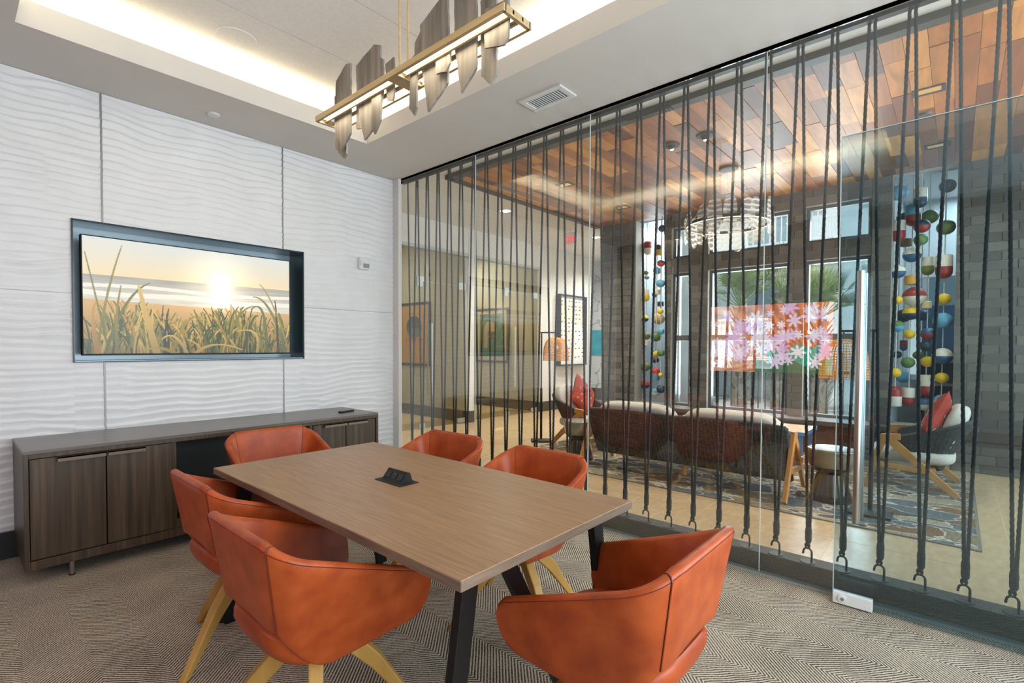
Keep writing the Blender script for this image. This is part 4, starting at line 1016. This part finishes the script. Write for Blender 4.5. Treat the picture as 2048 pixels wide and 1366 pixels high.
# exit sign
ex = thing('exit_sign', 'white ceiling sign with red EXIT lettering in the hall', 'sign', (7.22, 5.03, 3.185))
MB().box(-.012, .012, -.13, .13, -.085, .085).obj('panel', M_['whiteplastic'], ex)
MB().box(-.03, .03, -.11, .11, .085, .115).obj('mount', M_['whiteplastic'], ex); MB().box(-.006, .006, -.01, .01, .115, .175).obj('stem', M_['whiteplastic'], ex)
rd = plain('exit_red', (.9, .03, .03, 1), .4, emit=.9); xx = -.014; wv = .014
def ltr(ps):
    m = MB()
    for (a, b), (c, d) in ps: m.bar((xx, a, b), (xx, c, d), .004, wv, side=(1, 0, 0))
    m.obj('letter', rd, ex)
T_, B_ = .06, -.06
# letters run toward -y (left to right as seen from the room)
ltr([((.105, T_), (.105, B_)), ((.11, T_-.005), (.06, T_-.005)), ((.11, 0), (.068, 0)), ((.11, B_+.005), (.06, B_+.005))])
ltr([((.048, T_), (-.008, B_)), ((-.008, T_), (.048, B_))])
ltr([((-.028, T_), (-.028, B_))])
ltr([((-.045, T_-.005), (-.108, T_-.005)), ((-.077, T_), (-.077, B_))])

# art in the hall and offices
C3 = lambda h: np.array(hx(h)[:3])
def art_circle():
    u, v = np.meshgrid(np.linspace(0, 1, 90), np.linspace(0, 1, 120)); im = np.ones((120, 90, 3))*C3('d9a862')
    d = np.hypot((u-.5), (v-.62)*1.35); im[d < .26] = C3('3a3a34'); im[(d < .26) & (v < .6)] = C3('6c7a80')
    im[(np.abs(v-.40) < .025) & (np.abs(u-.5) < .3) & (np.sin(u*60) > -.4)] = C3('c4622e'); return im
def art_teal():
    u, v = np.meshgrid(np.linspace(0, 1, 90), np.linspace(0, 1, 110)); im = np.ones((110, 90, 3))*C3('d8cdb2')
    k = (u > .08) & (u < .92) & (v > .08) & (v < .93); im[k] = C3('2f7f74')
    d = np.hypot(u-.45, (v-.6)*1.2); im[(d < .22) & (v > .58)] = C3('c8a98a'); im[(np.abs(u-.3) < .07) & (v > .25) & (v < .65)] = C3('b79c88'); im[(np.abs(u-.55) < .1) & (np.abs(v-.5) < .06)] = C3('3d3a36'); return im
def art_bark():
    u, v = np.meshgrid(np.linspace(0, 1, 110), np.linspace(0, 1, 200)); im = np.ones((200, 110, 3))*C3('d9d4cb'); rs = np.random.RandomState(1)
    im[(v < .55) & (u > .55+.2*v)] = C3('eceeee'); im[(v < .35) & (u < .35)] = C3('e6e9ea'); im[(v > .6)] = C3('d5c9bb'); im[v > .93] = C3('dde0e0')
    for i in range(7):
        for j in range(14):
            if rs.rand() < .8:
                a, b = .08+i*.14+rs.rand()*.03, .1+j*.063+rs.rand()*.02; im[(np.abs(u-a) < .03) & (np.abs(v-b) < .008)] = C3('3a342e')
    return im
def art_turq():
    u, v = np.meshgrid(np.linspace(0, 1, 50), np.linspace(0, 1, 80)); n = np.sin(u*9+v*5)+np.sin(v*13-u*4); k = (n/4+.5)[..., None]; return C3('0f8fb0')*(1-k)+C3('28b3bd')*k
M_['print'] = picture('art_print', 0, .4); M_['frame_dark'] = plain('dark_picture_frame', '23282b', .4)
def framed(label, rgb, corner, du, dv, nrm, fw, name='framed_picture', depth=.03):
    t = thing(name, label, 'picture', (0, 0, 0)); c, du, dv, nrm = Vector(corner), Vector(du), Vector(dv), Vector(nrm)
    u_, v_ = du.normalized(), dv.normalized(); L1, L2 = du.length, dv.length
    def slab(a0, a1, b0, b1, d0, d1, nm, mt):
        MB().loft([[c+u_*a+v_*b+nrm*d for a, b in ((a0, b0), (a1, b0), (a1, b1), (a0, b1))] for d in (d0, d1)]).obj(nm, mt, t)
    if fw:
        slab(-fw, L1+fw, -fw, 0, .001, depth, 'frame', M_['frame_dark']); slab(-fw, L1+fw, L2, L2+fw, .001, depth, 'frame', M_['frame_dark']); slab(-fw, 0, 0, L2, .001, depth, 'frame', M_['frame_dark']); slab(L1, L1+fw, 0, L2, .001, depth, 'frame', M_['frame_dark'])
    slab(0, L1, 0, L2, .001, depth*.5, 'backing', M_['frame_dark'])
    print_sheet('print', rgb, c+nrm*(depth*.55), du, dv, M_['print'], t)
framed('framed orange picture with a dark disc on the office partition', art_circle(), (6.04, 8.30, 1.0), (0, -.90, 0), (0, 0, 1.12), (-1, 0, 0), .045)
framed('framed teal abstract picture on the office partition', art_teal(), (8.05, 8.15, 1.02), (0, -.90, 0), (0, 0, 1.10), (-1, 0, 0), .045)
framed('tall framed collage of birch bark on the white hall wall', art_bark(), (8.60, 6.342, .95), (.95, 0, 0), (0, 0, 1.46), (0, -1, 0), .03, depth=.12)
framed('bright turquoise canvas on the marble wall', art_turq(), (10.5, 7.0, 1.13), (0, -.66, 0), (0, 0, .60), (-1, 0, 0), 0)
tag(MB().box(8.42, 8.50, 6.33, 6.342, 1.17, 1.29).obj('light_switch', M_['whiteplastic'], bevel=.003), 'white switch plate on the hall wall by the lamp', 'switch')
BU_R = [('ball','lb',0.538,3.153,0.090),('bul','cr-ma',0.535,2.704,0.072),('ball','cr-nb',0.533,2.230,0.081),('ball','ye',0.528,1.900,0.052),('ball','gr-lb',0.521,1.589,0.070),('ball','ye',0.532,1.041,0.058),('bulu','ma-cr',0.534,0.764,0.070),('bul','lb-ma',0.411,2.890,0.074),('ball','cr-nb',0.409,2.429,0.092),('cyl','or',0.410,2.133,0.069),('ball','ye-na',0.410,1.742,0.095),('ball','ye',0.417,1.496,0.057),('ball','gr',0.424,1.164,0.069),('bul','cr-ma',0.415,0.755,0.066),('bul','cr-na',0.336,3.040,0.065),('ball','na-ma',0.316,2.719,0.079),('ball','gr',0.325,2.566,0.068),('bul','cr-ol',0.263,2.283,0.062),('ball','ma-cr',0.380,1.937,0.137),('cyl','tan',0.270,1.835,0.054),('ball','nb-ma',0.247,1.501,0.093),('ball','na',0.259,1.361,0.088),('ball','ye',0.247,1.177,0.065),('bul','cr-ma',0.248,0.897,0.079),('ball','nb-cr',0.255,0.681,0.085),('ball','gr',0.256,2.849,0.084),('ball','na',0.105,3.142,0.077),('ball','gr',0.110,2.685,0.086),('bul','cr-ma',0.119,2.246,0.078),('ball','ye',0.116,1.885,0.067),('ball','lb',0.120,1.644,0.092),('ball','cr-nb',0.115,1.246,0.095),('ball','ye',0.115,0.999,0.064),('bulu','lb',0.115,0.681,0.075),]
BU_RB = [('ball','na',0.502,2.932,0.065),('cyl','br',0.482,2.622,0.059),('ball','na',0.494,1.730,0.083),('bul','ma-nb',0.485,1.366,0.066),('ball','na',0.543,1.252,0.078),('ball','lb',0.481,0.979,0.078),('ball','nb',0.305,1.728,0.070),('ball','gr',0.342,1.249,0.053),]
BU_L = [('bul','ma-cr',3.759,2.924,0.064),('ball','ol',3.785,2.535,0.070),('ball','cr-lb',3.769,2.464,0.076),('bul','cr-ye',3.784,2.168,0.059),('ball','ye-na',3.797,1.793,0.057),('ball','ol',3.769,1.510,0.065),('cyl','cr',3.762,1.397,0.061),('ball','ol',3.778,1.009,0.073),('ball','re-na',3.780,0.720,0.071),('bulu','na-ye',3.523,2.853,0.052),('ball','lb',3.595,2.554,0.067),('cyl','cr',3.529,2.197,0.048),('ball','ol',3.633,2.170,0.046),('ball','tan',3.559,1.785,0.098),('ball','gr',3.543,1.496,0.081),('ball','ye',3.540,1.219,0.051),('ball','na',3.608,1.125,0.056),('bulu','re-lb',3.536,0.907,0.060),('ball','lb-cr',3.543,0.617,0.072),('ball','na',3.418,3.153,0.057),('ball','na-re',3.430,2.622,0.057),('ball','lb',3.431,2.316,0.068),('cyl','na',3.478,2.006,0.048),('ball','ye',3.433,1.883,0.046),('ball','lb',3.418,1.575,0.055),('ball','gr',3.414,1.244,0.059),('ball','ye',3.417,0.901,0.037),('ball','na',3.407,0.684,0.069),]
# buoys hung in the two openings of the brick wall
BC = {'lb': '5f9cb8', 'cr': 'd8cfbd', 'ma': '96302c', 'nb': '2c567c', 'ye': 'e2b71d', 'gr': '5c7742', 'or': 'd39a3c', 'na': '23364a', 'ol': '6e7434', 'tan': 'd2b98a', 'br': '6e4f2c', 're': 'c0392b'}
BN = {'lb': 'light blue', 'cr': 'cream', 'ma': 'dark red', 'nb': 'mid blue', 'ye': 'yellow', 'gr': 'green', 'or': 'orange', 'na': 'navy', 'ol': 'olive', 'tan': 'tan', 'br': 'brown', 're': 'bright red'}
BM = {k: noisy('buoy_'+BN[k].replace(' ', '_'), [(.3, v), (.7, v)], 20, .45, bump=.1) for k, v in BC.items()}
KN = {'ball': 'round', 'bul': 'bullet', 'bulu': 'upturned bullet', 'cyl': 'cylindrical'}
def buoy(kd, cols_, X, y, z, r, where):
    cs = cols_.split('-'); nm = BN[cs[0]]+(' over '+BN[cs[1]] if len(cs) > 1 else '')
    lab = f'{nm} {KN[kd]} buoy hung {where}'
    SEEN.setdefault(lab, []).append(z); k_ = sorted(ALLZ[lab], reverse=True).index(z) if lab in ALLZ else 0
    if len(ALLZ.get(lab, ())) > 1: lab += f', {ORD[k_]} highest of its kind' if k_ else ', highest of its kind'
    if kd == 'ball': prof = [(r*math.sin(math.pi*i/16)+.0005, -r*.95*math.cos(math.pi*i/16)) for i in range(17)]; cut = 0
    elif kd == 'cyl': prof = [(.0005, -r*.8), (r*.8, -r*.8), (r*.95, -r*.7), (r, 0), (r*.95, r*.7), (r*.8, r*.8), (.0005, r*.8)]; cut = 0
    else:
        prof = [(r*math.sin(math.pi/2*i/8)+.0005, -1.7*r+r*(1-math.cos(math.pi/2*i/8))) for i in range(9)]+[(r, 0), (r*.99, r*1.5), (r*.93, r*1.63), (.0005, r*1.65)]; cut = -.02
        if kd == 'bulu': prof = [(a, -b) for a, b in prof][::-1]; cut = .02
    g = 'buoys hung '+where
    if len(cs) == 1:
        m = MB(); m.lathe(prof, 18); o = m.obj('buoy', BM[cs[0]], loc=(X, y, z)); smooth_angle(o, 45); tag(o, lab, 'buoy', g)
    else:
        zc = cut*r; rc_ = float(np.interp(zc, [p_[1] for p_ in prof], [p_[0] for p_ in prof]))
        t = thing('buoy', lab, 'buoy', (X, y, z), 0, g)
        lo = [p_ for p_ in prof if p_[1] < zc-1e-6]+[(rc_, zc), (.0005, zc)]; hi = [(.0005, zc), (rc_, zc)]+[p_ for p_ in prof if p_[1] > zc+1e-6]
        m = MB(); m.lathe(hi, 18); smooth_angle(m.obj('upper_half', BM[cs[0]], t), 45)
        m = MB(); m.lathe(lo, 18); smooth_angle(m.obj('lower_half', BM[cs[1]], t), 45)
M_['cord'] = noisy('off_white_cord', [(.3, 'b9b3a6'), (.7, 'd6d1c6')], 80, .9)
SEEN, ALLZ = {}, {}
def XD(X, y):
    k = min(((.53, 0), (.41, .11), (.33, -.06), (.27, .12), (.06, 0), (3.60, .12), (3.50, 0), (3.42, -.1), (3.38, .12)), key=lambda q: abs(q[0]-y)); return X+k[1]
EXT = {'ball': .95, 'cyl': .8, 'bul': 1.7, 'bulu': 1.7}
def FIT(lst, b):
    f = 1.0
    for o in lst:
        if o is not b and o != b and abs(o[2]-b[2]) < .06:
            need = EXT[o[0]]*o[4]+EXT[b[0]]*b[4]+.008; dz = abs(o[3]-b[3])
            if 0 < dz < need: f = min(f, max(dz/need, .55))
    return f
def strings(lst, X, where):
    used = []
    for kd, c, y, z, r in lst:
        cs = c.split('-'); nm = BN[cs[0]]+(' over '+BN[cs[1]] if len(cs) > 1 else ''); ALLZ.setdefault(f'{nm} {KN[kd]} buoy hung {where}', []).append(z)
    for kd, c, y, z, r in lst:
        buoy(kd, c, XD(X, y), y, z, r*FIT(lst, (kd, c, y, z, r)), where)
        for u_ in used:
            if abs(u_[0]/u_[1]-y) < .045: u_[0] += y; u_[1] += 1; u_[2] = min(u_[2], z-r); break
        else: used.append([y, 1, z-r])
    for ci, (s, n, zlo) in enumerate(sorted(used, key=lambda q: -q[0]/q[1] if 'pier' in where else q[0]/q[1])):
        t = thing('hanging_rope', f'{ORD[ci]} off-white buoy rope hung {where}', 'rope', (XD(X, s/n), s/n, 0), 0, 'buoy ropes hung '+where)
        m = MB(); m.tube([(0, 0, max(zlo-.04, .5)), (0, 0, 3.32)], .006, 6); m.obj('cord', M_['cord'], t)
        m = MB(); m.tube([(-.02, 0, 3.325), (.02, 0, 3.325), (.02, 0, 3.345), (-.02, 0, 3.345)], .004, 6); m.obj('ceiling_hook', M_['steel'], t)
WR, WL = 'by the brick wall', 'by the brick pier'
strings(BU_R, 7.44, WR); strings(BU_RB, 7.82, 'at the back by the brick wall'); strings(BU_L, 7.44, WL)
# porch rooms behind the two openings
M_['tilewhite'] = noisy('pale_blue_tile', [(.3, 'c3ccd2'), (.7, 'd3dade')], 3, .12)
struct(MB().box(7.56, 10.4, .58, .66, 0, 3.4).box(8.9, 9.0, -2.3, .66, 0, .9).box(8.9, 9.0, -2.3, .66, 2.3, 3.4).box(8.9, 9.0, -2.3, -.45, .9, 2.3).box(7.56, 9.0, -2.3, .66, 3.34, 3.45).obj('wall_porch', plain('porch_grey', 'c9cdcf', .6)), 'pale walls of the room behind the right buoys')
struct(MB().box(7.56, 9.0, -2.3, .58, -.06, 0).obj('floor', M_['tile']), 'tile floor behind the right buoys')
struct(MB().box(8.9, 9.0, 3.3, 4.5, 0, 3.4).box(7.56, 9.0, 3.22, 3.335, 0, 3.4).box(7.56, 8.9, 3.3, 4.45, 3.34, 3.45).box(7.56, 8.9, 3.835, 4.42, 0, 3.34).obj('wall_alcove', M_['tilewhite']), 'pale tiled alcove behind the left buoys')
tl = MB().box(-.004, 0, .003, .245, .003, .145).mesh('wall_tile', M_['tilewhite'])
al = struct(bpy.data.objects.new('wall_alcove_tiles', None), 'pale tiles on the alcove back wall'); COL.objects.link(al)
for r_ in range(22):
    for c_ in range(3):
        put('wall_tile', tl, al, loc=(8.9, 3.24+c_*.25-(.12 if r_ % 2 else 0), .03+r_*.15))
lamp('alcove_fill', 'AREA', (8.2, 3.6, 3.3), (0, 0, -1), 40, DAY, .9, .4)  # added fill that brightens the alcove, not a fitting
lamp('porch_fill', 'AREA', (8.3, -.3, 3.3), (0, 0, -1), 40, DAY, .9, .8)  # added fill for the room behind the buoys, no lamp hangs there
cb2 = thing('porch_shelf', 'dark blue open shelf unit behind the right buoys', 'shelf', (8.6, -.1, 0))
for z in (.55, .85, 1.15): MB().box(-.15, .15, -.35, .45, z, z+.03).obj('shelf', M_['greyplastic'], cb2)
MB().box(.15, .17, -.35, .45, 0, 1.9).obj('back', plain('shelf_blue', '2f5a78', .5), cb2)
MB().box(-.15, .15, -.37, -.35, 0, 1.9).obj('side', M_['greyplastic'], cb2); MB().box(-.15, .15, .45, .47, 0, 1.2).obj('side', M_['greyplastic'], cb2)

# ============================================================ OUTSIDE
M_['deck'] = plain('pale_deck', 'bdbfbd', .8); M_['stucco'] = noisy('white_siding', [(.3, 'd7dcdf'), (.7, 'e4e8ea')], 3, .8, (1, 1, 12))
struct(MB().box(7.56, 40, -20, 24, -.4, -.06).obj('ground', M_['deck']), 'pale paved courtyard outside the windows')
rl = thing('deck_railing', 'dark metal railing of the terrace outside the windows', 'railing', (8.7, 1.95, -.06))
m = MB().box(-.02, .02, -1.3, 1.25, 1.0, 1.05); m.obj('top_rail', M_['winframe'], rl); MB().box(-.015, .015, -1.3, 1.25, .1, .13).obj('bottom_rail', M_['winframe'], rl)
bl = MB().box(-.008, .008, -.008, .008, .13, 1.0).mesh('baluster', M_['winframe'])
for k in range(24): put('baluster', bl, rl, loc=(0, -1.25+k*.105, 0))
for y in (-1.28, 0, 1.23): MB().box(-.025, .025, y-.025, y+.025, 0, 1.0).obj('post', M_['winframe'], rl)
tag(MB().box(9.2, 9.5, 3.95, 4.35, -.06, 4.2).box(9.15, 9.55, 3.9, 4.4, -.06, .25).obj('porch_column', M_['stucco'], bevel=.01), 'square white porch column outside the narrow window', 'column')
# white apartment building with balconies
ap = thing('apartment_building', 'white apartment building with balconies beyond the palms', 'building', (15, 2, -.06))
MB().box(0, 3, -9, 12, 0, 12).obj('facade', M_['stucco'], ap)
wp = plain('building_window', '8fa3ad', .15); wr = plain('balcony_white', 'e9edef', .6)
for lv_, z in enumerate((1.05, 3.85, 6.6)):
    for b0, b1 in ((-5.5, -.6), (.2, 5.6)):
        bp_ = MB().box(-1.3, 0, b0, b1, z-.22, z).obj('balcony', wr, ap)
        MB().box(-1.3, -1.24, b0, b1, z+1.02, z+1.08).box(-1.3, -1.24, b0, b1, z+.1, z+.14).obj('rail', wr, bp_)
        mm = MB()
        for k in range(int((b1-b0)/.13)): mm.box(-1.285, -1.255, b0+.03+k*.13, b0+.055+k*.13, z+.14, z+1.02)
        mm.obj('balusters', wr, bp_)['kind'] = 'stuff'
        for q in (b0+.8, b1-2.3):
            wf = MB().box(-.03, 0, q, q+1.5, z+.05, z+2.1).obj('window', wr, ap); MB().box(-.04, -.03, q+.08, q+.71, z+.12, z+2.02).box(-.04, -.03, q+.79, q+1.42, z+.12, z+2.02).obj('pane', wp, wf)
# palms
M_['trunk'] = noisy('palm_trunk', [(.3, '6d6257'), (.7, '9c8f80')], 20, .9, bump=.6); M_['frond'] = noisy('palm_frond', [(.3, '6f8c4c'), (.7, 'b4c486')], 6, .6); M_['boot'] = plain('palm_boot', '8f8272', .9)
def palm(x, y, zc, lean, seed, label):
    rs = random.Random(seed); t = thing('palm_tree', label, 'palm', (x, y, -.06), 0, 'palms outside the lounge windows')
    m = MB(); pts = [(lean*k/10, lean*.6*k/10, (zc)*k/10) for k in range(11)]; m.tube(pts, [.16-.004*k for k in range(11)], 12); m.obj('trunk', M_['trunk'], t)
    m = MB()
    for k in range(60):       # old leaf bases crossing on the trunk
        q = k/60; a = k*2.4; z = .2+q*(zc-.25); c = Vector((lean*z/zc, lean*.6*z/zc, z)); d = Vector((math.cos(a), math.sin(a), 0))
        m.bar(c+d*.13, c+d*.24+Vector((0, 0, .16)), .07, .02, .025, .012, side=(-d.y, d.x, 0))
    m.obj('leaf_bases', M_['boot'], t)['kind'] = 'stuff'
    top = Vector((lean, lean*.6, zc))
    for k in range(26):
        a = k*2.399; el = R_(rs.uniform(22, 85)); d = Vector((math.cos(a)*math.cos(el), math.sin(a)*math.cos(el), math.sin(el))); Ls = rs.uniform(.45, .7)
        hub = top+d*Ls; m = MB(); m.tube([top, hub], .012, 4)
        s = d.cross(Vector((0, 0, 1))).normalized(); n = s.cross(d)
        for j in range(15):
            th = R_(-75+j*150/14); b = (d*math.cos(th)+s*math.sin(th)).normalized(); l2 = rs.uniform(.45, .62)*(1-.25*abs(th)); w_ = (d*-math.sin(th)+s*math.cos(th))*.02
            p1 = hub+b*l2*.55; p2 = hub+b*l2+Vector((0, 0, -.14*l2*(1.2-math.sin(el))))
            m.add([hub-w_*.4, hub+w_*.4, p1+w_, p1-w_, p2], [(0, 1, 2, 3), (3, 2, 4)])
        m.obj('frond', M_['frond'], t)
palm(11.4, 3.5, 2.25, .02, 1, 'sabal palm in front of the middle window, beside the left window frame')
palm(12.3, 2.95, 2.6, -.05, 2, 'sabal palm in front of the middle window, beside the brick mullion')
palm(11.2, 1.97, 1.95, .03, 3, 'shorter sabal palm seen through the window by the right buoys')
